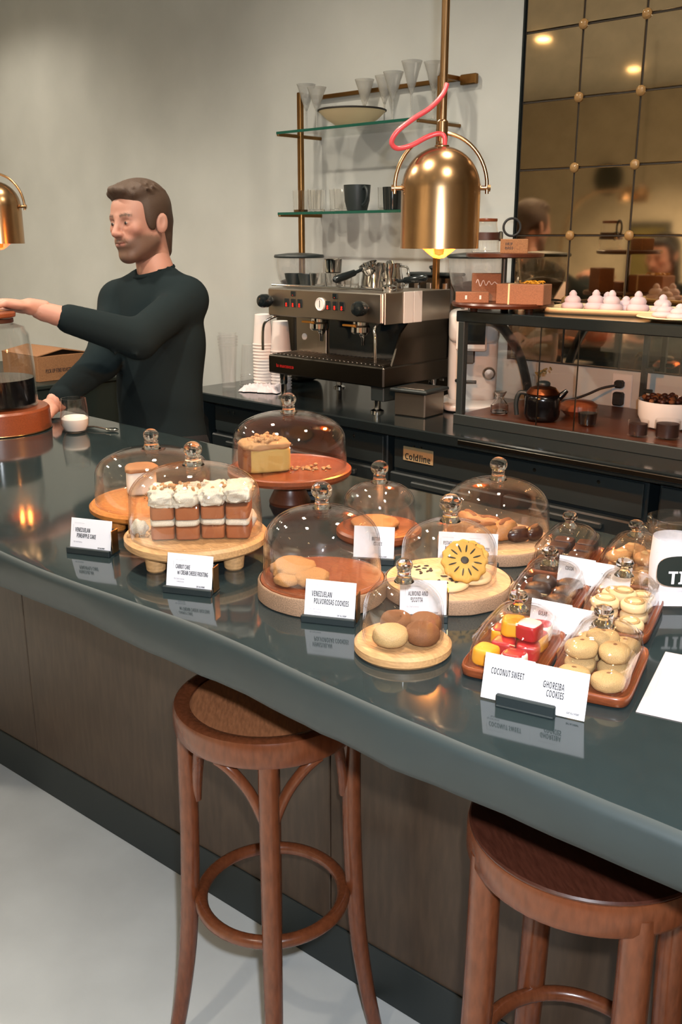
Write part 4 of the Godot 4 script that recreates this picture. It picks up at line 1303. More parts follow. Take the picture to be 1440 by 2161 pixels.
# ---------------------------------------------------------------- people
func head_into(mb: MB, xf: Transform3D, beard: bool) -> void:
	var f := Field.new(Vector3(-0.1, -0.20, -0.125), Vector3(0.1, 0.145, 0.135), 0.0037)
	f.ell(Vector3(0, 0.042, -0.014), Vector3(0.076, 0.084, 0.096), 0.02)
	f.ell(Vector3(0, 0.03, 0.042), Vector3(0.061, 0.058, 0.047), 0.03)
	f.ell(Vector3(0, -0.035, 0.03), Vector3(0.062, 0.080, 0.062), 0.03)
	for s in [-1.0, 1.0]:
		f.cap(Vector3(s * 0.052, -0.052, -0.004), Vector3(s * 0.018, -0.097, 0.062), 0.019, 0.016, 0.03)
		f.ell(Vector3(s * 0.041, -0.016, 0.066), Vector3(0.021, 0.017, 0.017), 0.02)
	f.ell(Vector3(0, -0.101, 0.072), Vector3(0.022, 0.017, 0.018), 0.02)
	f.cap(Vector3(-0.035, 0.020, 0.080), Vector3(0.035, 0.020, 0.080), 0.009, 0.009, 0.018)
	for s in [-1.0, 1.0]:
		f.ell(Vector3(s * 0.031, 0.002, 0.099), Vector3(0.019, 0.012, 0.014), 0.012, Basis(), true)
		f.ell(Vector3(s * 0.031, 0.002, 0.0765), Vector3(0.0135, 0.0115, 0.0125), 0.005)
	f.cap(Vector3(0, 0.018, 0.088), Vector3(0, -0.026, 0.110), 0.0075, 0.0105, 0.014)
	f.ell(Vector3(0, -0.030, 0.110), Vector3(0.011, 0.009, 0.011), 0.008)
	for s in [-1.0, 1.0]:
		f.ell(Vector3(s * 0.0125, -0.031, 0.100), Vector3(0.008, 0.0075, 0.010), 0.008)
	f.ell(Vector3(0, -0.056, 0.080), Vector3(0.032, 0.020, 0.014), 0.02)
	f.cap(Vector3(-0.022, -0.0555, 0.088), Vector3(0, -0.0575, 0.0965), 0.0040, 0.0058, 0.006)
	f.cap(Vector3(0.022, -0.0555, 0.088), Vector3(0, -0.0575, 0.0965), 0.0040, 0.0058, 0.006)
	f.cap(Vector3(-0.018, -0.064, 0.087), Vector3(0.018, -0.064, 0.087), 0.0055, 0.0055, 0.008)
	for s in [-1.0, 1.0]:
		f.cap(Vector3(0, -0.0612, 0.100), Vector3(s * 0.026, -0.0575, 0.090), 0.0018, 0.0018, 0.004, true)
	for s in [-1.0, 1.0]:
		var t := Basis(Vector3(0, 1, 0), -s * 0.45) * Basis(Vector3(1, 0, 0), -0.18)
		f.ell(Vector3(s * 0.081, -0.004, -0.018), Vector3(0.0085, 0.032, 0.020), 0.007, t)
		f.ell(Vector3(s * 0.092, 0.000, -0.012), Vector3(0.008, 0.018, 0.010), 0.004, t, true)
	f.cap(Vector3(0, -0.05, -0.032), Vector3(0, -0.19, -0.045), 0.054, 0.060, 0.025)
	mb.colored = true
	f.net(mb, xf, 2 if beard else 1)


func hair_mesh(xf: Transform3D, long: bool) -> MB:
	var f := Field.new(Vector3(-0.12, -0.20 if long else -0.125, -0.15), Vector3(0.12, 0.165, 0.13), 0.0045)
	f.ell(Vector3(0, 0.050, -0.020), Vector3(0.0835, 0.086, 0.100), 0.02)
	f.ell(Vector3(0, 0.095, 0.012), Vector3(0.060, 0.036, 0.075), 0.03)
	if long:
		f.cap(Vector3(0, 0.03, -0.07), Vector3(0, -0.15, -0.075), 0.075, 0.065, 0.03)
		for s in [-1.0, 1.0]:
			f.cap(Vector3(s * 0.066, 0.04, 0.0), Vector3(s * 0.075, -0.14, -0.02), 0.03, 0.028, 0.03)
	else:
		# the front swept up and forward, in tufts
		for q in [[-0.045, 0.098, 0.070, 0.020], [-0.02, 0.108, 0.086, 0.021], [0.006, 0.108, 0.092, 0.021], [0.030, 0.104, 0.082, 0.020], [0.050, 0.092, 0.060, 0.018]]:
			f.cap(Vector3(q[0] * 0.9, 0.095, 0.035), Vector3(q[0], q[1] - 0.004, q[2]), 0.026, q[3] * 0.62, 0.016)
		for k in 44:
			var a := k * 2.399
			var r := sqrt((k + 0.5) / 44.0)
			var d := Vector3(cos(a) * r * 0.07, 0.118 - 0.03 * r * r, sin(a) * r * 0.085 - 0.015)
			f.cap(d, d + Vector3(0.012 * cos(a), 0.013, 0.022), 0.0105, 0.0045, 0.006)
		# nape and sides
		f.cap(Vector3(0, 0.0, -0.085), Vector3(0, -0.085, -0.083), 0.046, 0.034, 0.03)
		for s in [-1.0, 1.0]:
			f.ell(Vector3(s * 0.068, 0.02, 0.012), Vector3(0.014, 0.045, 0.026), 0.02)
	# keep the face and the ears free
	f.ell(Vector3(0, -0.030, 0.092), Vector3(0.064, 0.105, 0.070), 0.012, Basis(), true)
	f.ell(Vector3(0, -0.09, 0.02), Vector3(0.09, 0.085, 0.07), 0.012, Basis(), true)
	for s in [-1.0, 1.0]:
		f.ell(Vector3(s * 0.088, -0.012, -0.016), Vector3(0.022, 0.036, 0.024), 0.008, Basis(), true)
	var mb := MB.new()
	f.net(mb, xf)
	return mb


func hand_into(mb: MB, xf: Transform3D, curl: float, spread_by := 0.0) -> void:
	var f := Field.new(Vector3(-0.085, -0.11, -0.065), Vector3(0.20, 0.045, 0.095), 0.0034)
	f.cap(Vector3(-0.028, 0, 0), Vector3(0.01, 0, 0), 0.0235, 0.0245, 0.02)
	f.ell(Vector3(0.052, 0, 0), Vector3(0.050, 0.0155, 0.041), 0.015)
	f.ell(Vector3(0.035, -0.006, 0.026), Vector3(0.032, 0.016, 0.017), 0.012)
	var zs := [0.031, 0.0105, -0.0105, -0.030]
	var ls := [0.074, 0.083, 0.077, 0.060]
	for k in 4:
		var p := Vector3(0.088 - 0.004 * absf(k - 1.2), 0.001, zs[k])
		var out: float = (1.5 - k) * 0.10 * spread_by
		var ang := -curl * 0.55 - 0.05 * k
		f.cap(Vector3(0.05, 0, zs[k] * 0.8), p, 0.010, 0.0098, 0.010)
		var r := 0.0095 if k < 3 else 0.0083
		for j in 3:
			var l: float = ls[k] * [0.46, 0.31, 0.23][j]
			var q := p + Vector3(cos(ang) * cos(out), sin(ang), cos(ang) * sin(out)) * l
			f.cap(p, q, r, r * 0.92, 0.004)
			p = q
			r *= 0.92
			ang -= curl
	var a := Vector3(0.018, -0.006, 0.032)
	var b := Vector3(0.050, -0.012, 0.058)
	var c := Vector3(0.078, -0.018 - 0.012 * curl, 0.066)
	var d := Vector3(0.100, -0.026 - 0.026 * curl, 0.064)
	f.cap(a, b, 0.014, 0.0115, 0.012)
	f.cap(b, c, 0.0112, 0.0100, 0.005)
	f.cap(c, d, 0.0100, 0.0085, 0.004)
	mb.colored = true
	f.net(mb, xf, 0, Color(0.42, 0.21, 0.15))


func aim(at: Vector3, fingers: Vector3, back: Vector3, left: bool) -> Transform3D:
	var x := fingers.normalized()
	var y := (back - x * back.dot(x)).normalized()
	var z := x.cross(y)
	return Transform3D(Basis(x, y, z if left else -z), at)


# bones: [from, to, radius, radius, blend]; lumps: [centre, radii, turn]
func flesh(mb: MB, lo: Vector3, hi: Vector3, cell: float, bones: Array, lumps: Array, grow := 0.0, c := Color(0.42, 0.21, 0.15)) -> void:
	var f := Field.new(lo, hi, cell)
	for q in lumps:
		f.ell(q[0], q[1] + Vector3(grow, grow, grow), 0.05, Basis(Vector3.UP, q[2]))
	for q in bones:
		f.cap(q[0], q[1], q[2] + grow, q[3] + grow, q[4])
	f.net(mb, Transform3D(), 0, c)


func barista() -> void:
	var o := thing("person", "man in a black long sleeved top reaching over the bar behind the cake domes", "person")
	var Ls := Vector3(-2.505, 1.362, -1.935)
	var Rs := Vector3(-2.800, 1.345, -1.875)
	var Le := Vector3(-2.452, 1.258, -1.70)
	var Lw := Vector3(-2.585, 1.350, -1.455)
	var Re := Vector3(-2.682, 1.165, -1.712)
	var Rw := Vector3(-2.668, 1.062, -1.525)
	var nk := Vector3(-2.648, 1.455, -1.925)
	var torso_lumps := [[Vector3(-2.630, 1.225, -1.905), Vector3(0.170, 0.195, 0.105), 0.14], [Vector3(-2.615, 1.03, -1.885), Vector3(0.155, 0.20, 0.10), 0.14], [Vector3(-2.605, 0.88, -1.885), Vector3(0.155, 0.13, 0.11), 0.14]]
	var torso_bones := [[Ls, Rs, 0.056, 0.056, 0.05], [nk - Vector3(0, 0.03, 0), Ls + Vector3(-0.02, 0.0, 0), 0.036, 0.036, 0.03], [nk - Vector3(0, 0.03, 0), Rs + Vector3(0.02, 0.0, 0), 0.036, 0.036, 0.03]]
	var armsU := [[Ls, Le, 0.053, 0.043, 0.03], [Rs, Re, 0.053, 0.043, 0.03]]
	var legs := [[Vector3(-2.52, 0.86, -1.89), Vector3(-2.51, 0.48, -1.885), 0.085, 0.056, 0.03], [Vector3(-2.51, 0.48, -1.885), Vector3(-2.51, 0.08, -1.91), 0.056, 0.038, 0.02], [Vector3(-2.51, 0.05, -1.92), Vector3(-2.51, 0.03, -1.76), 0.04, 0.03, 0.02],
		[Vector3(-2.69, 0.86, -1.89), Vector3(-2.70, 0.48, -1.885), 0.085, 0.056, 0.03], [Vector3(-2.70, 0.48, -1.885), Vector3(-2.70, 0.08, -1.91), 0.056, 0.038, 0.02], [Vector3(-2.70, 0.05, -1.92), Vector3(-2.71, 0.03, -1.76), 0.04, 0.03, 0.02]]
	var hx := Transform3D(Basis(Vector3.UP, deg_to_rad(8.0)) * Basis(Vector3.BACK, deg_to_rad(3.0)) * Basis(Vector3.RIGHT, deg_to_rad(2.0)), Vector3(-2.668, 1.598, -1.884))
	var b := MB.new()
	b.colored = true
	var fore := [[Le, Lw, 0.042, 0.029, 0.02], [Re, Rw, 0.042, 0.029, 0.02]]
	flesh(b, Vector3(-2.98, -0.01, -2.10), Vector3(-2.34, 1.53, -1.40), 0.014, torso_bones + armsU + fore + legs + [[nk, hx * Vector3(0, -0.10, -0.035), 0.057, 0.053, 0.03]], torso_lumps)
	head_into(b, hx, true)
	hand_into(b, aim(Vector3(-2.590, 1.360, -1.440), Vector3(-0.28, 0.16, 0.92), Vector3(0, 1, -0.1), true), 0.42, 1.0)
	hand_into(b, aim(Vector3(-2.664, 1.052, -1.512), Vector3(0.1, -0.05, 1.0), Vector3(0, 1, 0.1), false), 0.75)
	part("body", b, M.skin, o)
	# the top: torso and sleeves a little proud of the body, with folds
	var f := Field.new(Vector3(-3.0, 0.78, -2.12), Vector3(-2.33, 1.50, -1.42), 0.0095)
	for q in torso_lumps:
		f.ell(q[0], q[1] + Vector3(0.013, 0.013, 0.013), 0.05, Basis(Vector3.UP, q[2]))
	var cuff := Le.lerp(Lw, 0.70)
	var cuffR := Re.lerp(Rw, 0.85)
	for q in [[Ls, Rs, 0.060, 0.060, 0.05], [nk - Vector3(0, 0.022, 0), Ls + Vector3(-0.02, 0.012, 0), 0.052, 0.056, 0.04], [nk - Vector3(0, 0.022, 0), Rs + Vector3(0.02, 0.01, 0), 0.052, 0.056, 0.04],
		[Ls, Le, 0.062, 0.058, 0.03], [Rs, Re, 0.064, 0.056, 0.03], [Le, cuff, 0.060, 0.044, 0.02], [Re, cuffR, 0.056, 0.040, 0.02]]:
		f.cap(q[0], q[1], q[2], q[3], q[4])
	# folds at the elbow, the armpits and the waist
	for q in [[Le + Vector3(-0.05, 0.035, 0.02), Le + Vector3(0.04, -0.045, 0.04)], [Le + Vector3(-0.06, 0.01, 0.06), Le + Vector3(-0.01, -0.05, 0.08)]]:
		f.cap(q[0], q[1], 0.007, 0.004, 0.014)
	f.cap(nk - Vector3(0, 0.01, 0), nk + Vector3(-0.02, 0.10, 0.03), 0.060, 0.075, 0.01, true)
	var sh := MB.new()
	f.net(sh)
	var shirt := part("shirt", sh, M.shirt, o)
	var cb := Basis(Vector3.RIGHT, deg_to_rad(15.0)) * Basis(Vector3.BACK, deg_to_rad(4.0))
	var cl := []
	for k in 40:
		cl.append(Vector3(-2.656, 1.446, -1.918) + cb * Vector3(cos(TAU * k / 40) * 0.064, 0, sin(TAU * k / 40) * 0.066))
	part("collar", MB.new().tube(cl, 0.0085, 10, true), M.shirt, shirt)
	var tr := MB.new()
	flesh(tr, Vector3(-2.9, -0.01, -2.08), Vector3(-2.36, 0.98, -1.70), 0.016, legs, [torso_lumps[2]], 0.012)
	tr.colored = false
	part("trousers", tr, M.trousers, o)
	part("hair", hair_mesh(hx, false), M.hair, o)
	eyes(o, hx)


func eyes(o: Node3D, hx: Transform3D) -> void:
	for s in [-1.0, 1.0]:
		var e := part("eye", MB.new().sup(hx * Vector3(s * 0.0305, 0.002, 0.0812), Vector3(0.0092, 0.0042, 0.0095), 2.0, 2.0, hx.basis, 16), M.eye_white, o)
		part("iris", MB.new().sup(hx * Vector3(s * 0.0305 - 0.0015, 0.002, 0.0890), Vector3(0.0042, 0.0050, 0.0028), 2.0, 2.0, hx.basis, 12), M.seed, e)


func far_left_things() -> void:
	# the round base and the tall glass jar whose lid the barista holds
	var c := Vector3(-2.593, TOP, -1.292)
	var wb := thing("jar_stand", "thick round reddish wooden stand under the tall jar at the left edge", "stand", c)
	part("body", MB.new().lathe([V(0, 0), V(0.150, 0), V(0.153, 0.004), V(0.151, 0.060), V(0.146, 0.066), V(0, 0.066)], 56), M.acacia, wb)
	part("brass_rim", MB.new().tube(ring(0.1525, 56, Vector3(0, 0.003, 0)), 0.0022, 6, true), M.brass, wb)
	var j := thing("glass_jar", "tall glass jar of dark cold brew at the left edge of the bar", "jar", c + Vector3(0, 0.0665, 0))
	part("body", MB.new().lathe([V(0, 0.0), V(0.112, 0.0), V(0.120, 0.006), V(0.119, 0.12), V(0.112, 0.205), V(0.100, 0.228), V(0.072, 0.236), V(0.070, 0.252), V(0.0675, 0.252), V(0.069, 0.234), V(0.097, 0.225), V(0.109, 0.204), V(0.116, 0.12), V(0.116, 0.009), V(0, 0.004)], 56), M.glass, j)
	part("drink", MB.new().lathe([V(0, 0.005), V(0.1145, 0.010), V(0.1145, 0.082), V(0, 0.082)], 48), M.coffee, j)
	part("neck_band", MB.new().lathe([V(0.0705, 0.238), V(0.0725, 0.239), V(0.0725, 0.249), V(0.0705, 0.250)], 40), M.leather, j)
	var lid := thing("wooden_disc", "flat round wooden lid of the tall jar, under the hand of the man", "lid", c + Vector3(0, 0.319, 0))
	part("disc", MB.new().lathe([V(0, 0.0), V(0.066, 0.0), V(0.078, 0.001), V(0.080, 0.004), V(0.080, 0.012), V(0.077, 0.015), V(0, 0.015)], 44), M.acacia, lid)
	# a tumbler of sugar, a spoon, a small slate
	var t := thing("tumbler", "clear rounded tumbler half full of white sugar beside the man", "glass", Vector3(-2.384, TOP, -1.422))
	part("body", MB.new().lathe([V(0, 0), V(0.022, 0), V(0.030, 0.004), V(0.039, 0.024), V(0.040, 0.042), V(0.0345, 0.098), V(0.033, 0.098), V(0.0385, 0.042), V(0.037, 0.024), V(0.029, 0.006), V(0, 0.004)], 36), M.glass, t)
	part("sugar", MB.new().lathe([V(0, 0.005), V(0.028, 0.007), V(0.0368, 0.024), V(0.0378, 0.040), V(0.030, 0.047), V(0.012, 0.043), V(0, 0.046)], 30), M.sugar, t)
	var sp := thing("spoon", "polished steel spoon lying behind the sugar tumbler", "spoon", Vector3(-2.32, TOP, -1.50), 20)
	part("bowl", MB.new().sup(Vector3(0, 0.006, 0), Vector3(0.022, 0.005, 0.014), 2, 2, Basis(), 18), M.chrome, sp)
	part("handle", MB.new().tube([Vector3(-0.02, 0.006, 0), Vector3(-0.06, 0.009, 0), Vector3(-0.11, 0.004, 0)], [0.003, 0.0026, 0.004], 8), M.chrome, sp)
	# cabinet and carton by the wall
	var cab := thing("cabinet", "low dark green cabinet by the wall behind the man", "cabinet", Vector3(-4.00, 0, -2.26))
	part("body", bx(Vector3(0.85, 0.93, 0.62), 0.006, Vector3(0, 0.485, 0)), M.dark_green, cab)
	part("top", bx(Vector3(0.87, 0.018, 0.64), 0.004, Vector3(0, 0.959, 0)), M.dark_green, cab)
	for s in [-1, 1]:
		var d := part("door", bx(Vector3(0.41, 0.82, 0.016), 0.004, Vector3(s * 0.209, 0.50, 0.318)), M.dark_green, cab)
		part("knob", MB.new().lathe([V(0, 0.02), V(0.011, 0.017), V(0.006, 0.006), V(0.006, 0)], 14, Transform3D(Basis(Vector3.RIGHT, PI / 2), Vector3(s * 0.04, 0.52, 0.326))), M.aged_brass, d)
	part("plinth", bx(Vector3(0.80, 0.02, 0.56), 0.002, Vector3(0, 0.01, 0)), M.black, cab)
	var box := thing("cardboard_box", "brown cardboard box with printed words on the dark green cabinet", "box", Vector3(-3.80, 0.968, -2.145))
	part("carton", bx(Vector3(0.30, 0.105, 0.245), 0.002, Vector3(0, 0.0525, 0)), M.card_stock, box)
	part("flap", MB.new().prism(PackedVector2Array([V(-0.1225, 0.105), V(0.0, 0.128), V(0.0, 0.131), V(-0.1225, 0.109)]), -0.15, 0.15, Transform3D(Basis(Vector3.UP, PI / 2), Vector3.ZERO)), M.card_stock, box)
	part("flap", MB.new().prism(PackedVector2Array([V(0.1225, 0.105), V(0.0, 0.128), V(0.0, 0.131), V(0.1225, 0.109)]), -0.15, 0.15, Transform3D(Basis(Vector3.UP, PI / 2), Vector3.ZERO)), M.card_stock, box)
	letters("PICK UP FINE ROASTS", 0.016, M.ink, box, Vector3(0.1503, 0.042, 0.088), 0.54, Vector3(0, 90, 0))


# ---------------------------------------------------------------- cakes under glass
var RT := Vector3(0.66, 0, -0.75)    # seen from the customers' side: to the right ...
var NR := Vector3(0.75, 0, 0.66)     # ... and nearer


func dome(called: String, label: String, at: Vector3, R: float, H: float, ball: float, neck := 0.012) -> Node3D:
	var o := thing(called, label, "glass dome", at, 0, "round glass domes on the bar")
	var prof := [V(R, 0.0), V(R * 0.998, H * 0.2), V(R * 0.985, H * 0.42)]
	var n := 2.25
	for k in range(1, 15):
		var t := PI / 2 * k / 14.0
		prof.append(V(maxf(R * 0.98 * pow(cos(t), 2.0 / n), 0.0) , H * (0.50 + 0.50 * pow(sin(t), 2.0 / n))))
	var th := 0.0022
	var inner := []
	for k in range(prof.size() - 1, -1, -1):
		inner.append(V(maxf(prof[k].x - th, 0.0), maxf(prof[k].y - th, 0.0) if k > 2 else prof[k].y))
	part("glass_bell", MB.new().lathe(prof + inner, 72), M.glass, o)
	part("rim_bead", MB.new().tube(ring(R - 0.001, 72, Vector3(0, 0.0016, 0)), 0.0016, 6, true), M.glass, o)
	var kb := []
	kb.append_array([V(0, H - 0.001), V(neck * 1.5, H - 0.001), V(neck * 1.15, H + 0.004), V(neck, H + 0.010), V(neck * 1.05, H + 0.014)])
	for k in range(2, 13):
		var t := -PI / 2 + PI * k / 12.0
		kb.append(V(maxf(ball * cos(t), 0.0), H + 0.012 + ball * 0.86 + ball * 0.86 * sin(t)))
	part("knob", MB.new().lathe(kb, 28), M.solid_glass, o)
	return o


func board(called: String, label: String, cat: String, at: Vector3, R: float, th: float, m: Material, edge: Material = null) -> Node3D:
	var o := thing(called, label, cat, at)
	if edge:
		var nz := FastNoiseLite.new()
		nz.seed = int(R * 1000)
		nz.frequency = 0.8
		var rows := []
		for row in [[0.0, 0.0], [0.97, 0.0], [1.0, 0.003], [1.0, th - 0.003], [0.97, th - 0.0005]]:
			var pr := PackedVector3Array()
			for k in 56:
				var a := -TAU * k / 56
				var w := 1.0 + 0.018 * nz.get_noise_2d(cos(a) * 2.0, sin(a) * 2.0 + row[1] * 20.0)
				pr.append(Vector3(cos(a) * R * row[0] * w, row[1], sin(a) * R * row[0] * w))
			rows.append(pr)
		part("edge", MB.new().sheet(rows), edge, o)
		part("face", MB.new().lathe([V(R * 0.955, th - 0.002), V(R * 0.95, th), V(0, th)], 56), m, o)
	else:
		part("body", MB.new().lathe([V(0, 0), V(R - 0.004, 0), V(R, 0.004), V(R, th - 0.005), V(R - 0.004, th - 0.001), V(R - 0.012, th), V(0, th)], 60), m, o)
	return o


func crumbs(o: Node3D, called: String, at: Vector3, r: float, n: int, size: float, m: Material, sd: int, spread_y := 0.0) -> void:
	var rng := RandomNumberGenerator.new()
	rng.seed = sd
	var mb := MB.new()
	for k in n:
		var a := rng.randf() * TAU
		var d := sqrt(rng.randf()) * r
		var s := size * rng.randf_range(0.5, 1.2)
		mb.sup(at + Vector3(cos(a) * d, s * 0.4 + rng.randf() * spread_y, sin(a) * d), Vector3(s, s * 0.6, s * 0.8), 2.5, 2.5, Basis(Vector3(rng.randf(), rng.randf(), 0.3).normalized(), rng.randf() * 3), 6)
	part(called, mb, m, o).set_meta("kind", "stuff")


func cookie_shape(R: float, h: float, sd: int, wob := 0.10) -> MB:
	var nz := FastNoiseLite.new()
	nz.seed = sd
	nz.frequency = 0.05
	return MB.new().sup(Vector3(0, h / 2, 0), Vector3(R, h / 2, R), 2.6, 2.0, Basis(), 26, nz, wob, Vector3(sd * 0.07, 0, 0))


func lay(called: String, label: String, cat: String, mb: MB, m: Material, at: Vector3, turn := 0.0, group := "", pname := "body") -> Node3D:
	var o := thing(called, label, cat, at, turn, group)
	part(pname, mb, m, o)
	return o


func cake_domes() -> void:
	var c: Vector3
	# 1. tall pedestal at the back
	c = Vector3(-1.396, TOP, -1.325)
	var ps := thing("cake_pedestal", "tall reddish wooden cake pedestal at the back, under the biggest dome", "cake stand", c)
	part("plate", MB.new().lathe([V(0, 0.055), V(0.10, 0.055), V(0.125, 0.062), V(0.129, 0.068), V(0.129, 0.076), V(0.125, 0.078), V(0.120, 0.075), V(0, 0.075)], 60), M.acacia, ps)
	part("foot", MB.new().lathe([V(0, 0), V(0.043, 0), V(0.044, 0.006), V(0.038, 0.020), V(0.030, 0.034), V(0.029, 0.042), V(0.040, 0.052), V(0.040, 0.056), V(0, 0.056)], 40), M.walnut, ps)
	dome("cake_dome", "wide flat topped glass dome over the crumb cake on the tall pedestal", c + Vector3(0, 0.0755, 0), 0.119, 0.118, 0.016, 0.012)
	var cc := thing("crumb_cake", "wedge of yellow crumb cake under the dome on the tall pedestal", "cake", c + Vector3(0, 0.0755, 0) + RT * -0.052 + NR * 0.01, 62)
	var nz := FastNoiseLite.new()
	nz.seed = 8
	nz.frequency = 0.03
	part("sponge", MB.new().sup(Vector3(0.004, 0.026, 0), Vector3(0.046, 0.026, 0.036), 8, 6, Basis(), 28), M.yellow_cake, cc)
	part("crust", MB.new().sup(Vector3(-0.036, 0.027, -0.004), Vector3(0.014, 0.027, 0.037), 6, 4, Basis(), 24), M.crust, cc)
	part("crumb_crust", MB.new().sup(Vector3(0, 0.056, 0), Vector3(0.050, 0.010, 0.039), 3, 5, Basis(), 34, nz, 0.25), M.crumb, cc)
	crumbs(cc, "crumb_topping", Vector3(0, 0.060, 0), 0.036, 60, 0.006, M.crumb, 3, 0.008)
	var cr := thing("cake_crumbs", "scattered pale crumbs on the right of the tall pedestal plate", "crumbs", c + Vector3(0, 0.0755, 0) + RT * 0.025 + NR * 0.012)
	var rng := RandomNumberGenerator.new()
	rng.seed = 21
	var mb := MB.new()
	for k in 75:
		var p := RT * rng.randf_range(-0.075, 0.06) + NR * rng.randfn(0.0, 0.011)
		var s := 0.0035 * rng.randf_range(0.5, 1.3)
		mb.sup(p + Vector3(0, s * 0.5, 0), Vector3(s, s * 0.7, s), 2.5, 2.5, Basis(Vector3.UP, k), 6)
	part("crumb", mb, M.crumb, cr).set_meta("kind", "stuff")
	# 2. pineapple cake, left
	c = Vector3(-1.505, TOP, -1.060)
	var st := legged_stand("low amber wooden cake stand at the left, under the pineapple cake dome", c, 0.126, 0.024, 0.016, M.amber_wood, 0.0)
	dome("cake_dome", "wide glass dome over the pineapple cake, leftmost of the domes", c + Vector3(0, 0.0405, 0), 0.114, 0.104, 0.015, 0.013)
	var pc := thing("pineapple_cake", "small upright piece of pineapple cake under the leftmost dome", "cake", c + Vector3(0, 0.0405, 0) + RT * -0.03 - NR * 0.055, 55)
	part("sponge", MB.new().sup(Vector3(0, 0.024, 0), Vector3(0.030, 0.024, 0.03), 7, 5, Basis(), 24), M.sweet_white, pc)
	part("topping", MB.new().sup(Vector3(0, 0.052, 0), Vector3(0.032, 0.007, 0.032), 3, 4, Basis(), 26, nz, 0.2), M.pastry, pc)
	crumbs(pc, "crumb", Vector3(0.03, 0, 0.05), 0.03, 24, 0.0025, M.crumb, 5)
	# 3. carrot cake, front left
	c = Vector3(-1.262, TOP, -0.972)
	legged_stand("pale wooden cake stand on thick round legs, under the carrot cake dome", c, 0.124, 0.029, 0.019, M.oak, 0.0)
	dome("cake_dome", "glass dome with a flared knob over the slices of carrot cake", c + Vector3(0, 0.0485, 0), 0.115, 0.118, 0.016, 0.013)
	carrot_slices(c + Vector3(0, 0.049, 0))
	# 4. polvorosas
	c = Vector3(-0.975, TOP, -0.992)
	board("serving_board", "thick round board of dark wood with pale bark under the shortbread dome", "board", c, 0.101, 0.030, M.acacia, M.bark)
	dome("cake_dome", "broad glass dome with a ball knob over the shortbread, behind its name card", c + Vector3(0, 0.0305, 0), 0.092, 0.112, 0.0165, 0.010)
	var g := "pieces of shortbread under the broad dome"
	var k := 0
	for q in [[-0.045, -0.005, 0.036, 0.026], [-0.02, 0.028, 0.030, 0.020], [-0.055, 0.030, 0.022, 0.016]]:
		lay("shortbread", ["biggest lump of shortbread at the left under the broad dome", "flat lump of shortbread at the front under the broad dome", "small broken shortbread at the far left under the broad dome"][k], "cookie", cookie_shape(q[2], q[3], 30 + k, 0.22), M.shortbread, c + Vector3(0, 0.0305, 0) + RT * q[0] + NR * q[1], k * 40.0, g)
		k += 1
	# 5. the dome at the back between the pedestal and the flower cookies
	c = Vector3(-1.112, TOP, -1.284)
	var pl := board("serving_board", "round reddish wooden plate under the smaller dome in the back row", "board", c, 0.080, 0.018, M.acacia)
	dome("cake_dome", "smaller glass dome with a tall ball knob in the back row, behind the cookie card", c + Vector3(0, 0.0185, 0), 0.068, 0.085, 0.0165, 0.011)
	lay("cookie", "flat orange brown cookie lying under the smaller back dome", "cookie", cookie_shape(0.046, 0.014, 44, 0.08), M.pastry, c + Vector3(0, 0.0185, 0) - RT * 0.008, 0)
	# 6. flower cookies
	c = Vector3(-0.838, TOP, -1.135)
	board("serving_board", "thick pale bark edged board under the yellow flower cookies", "board", c, 0.102, 0.024, M.pale_wood, M.bark)
	dome("cake_dome", "glass dome with a large ball knob over the yellow flower cookies", c + Vector3(0, 0.0245, 0), 0.075, 0.094, 0.0175, 0.011)
	flower_cookies(c + Vector3(0, 0.0245, 0))
	# 7. walnut dates
	c = Vector3(-0.907, TOP, -1.365)
	board("serving_board", "round pale wooden board under the pastries and dates at the back right", "board", c, 0.103, 0.022, M.pale_wood, M.bark)
	dome("cake_dome", "large glass dome over pastries and dates, rightmost of the round domes", c + Vector3(0, 0.0225, 0), 0.094, 0.108, 0.0155, 0.011)
	k = 0
	for q in [[-0.055, 0.0, 30], [-0.03, 0.03, 70], [-0.012, -0.015, 10], [0.012, 0.012, 100], [-0.035, -0.045, 150]]:
		var p := thing("pastry_roll", ["golden pastry roll at the left under the rightmost round dome", "golden pastry roll at the front left under the rightmost round dome", "golden pastry roll in the middle under the rightmost round dome", "golden pastry roll beside the dates", "golden pastry roll at the back under the rightmost round dome"][k], "pastry", c + Vector3(0, 0.0225, 0) + RT * q[0] + NR * q[1], q[2], "golden pastry rolls under the dome")
		part("body", MB.new().sup(Vector3(0, 0.017, 0), Vector3(0.033, 0.017, 0.019), 2.6, 2.4, Basis(), 24, nz, 0.22, Vector3(k * 0.1, 0, 0)), M.pastry, p)
		part("ridge", MB.new().sup(Vector3(0.004, 0.031, 0), Vector3(0.022, 0.006, 0.008), 2, 2, Basis(), 14, nz, 0.3), M.crust, p)
		k += 1
	k = 0
	for q in [[0.034, 0.030, 60], [0.064, 0.022, 95]]:
		var d := thing("stuffed_date", ["dark glossy date with a walnut, left of the two", "dark glossy date with a walnut, right of the two"][k], "date", c + Vector3(0, 0.0225, 0) + RT * q[0] + NR * q[1], q[2], "stuffed dates under the dome")
		part("date", MB.new().sup(Vector3(0, 0.013, 0), Vector3(0.023, 0.013, 0.014), 2.2, 2, Basis(), 24, nz, 0.16), M.date, d)
		part("walnut", MB.new().sup(Vector3(0.0, 0.024, 0), Vector3(0.014, 0.005, 0.005), 2.2, 2, Basis(), 14, nz, 0.35), M.brown_cookie, d)
		k += 1
	# 8. the small one in front
	c = Vector3(-0.750, TOP, -0.918)
	board("serving_board", "small turned pale wooden plate under the smallest dome in front", "board", c, 0.066, 0.018, M.oak)
	dome("cake_dome", "smallest glass dome, in front near the edge, over four round cookies", c + Vector3(0, 0.0185, 0), 0.055, 0.082, 0.0115, 0.009)
	k = 0
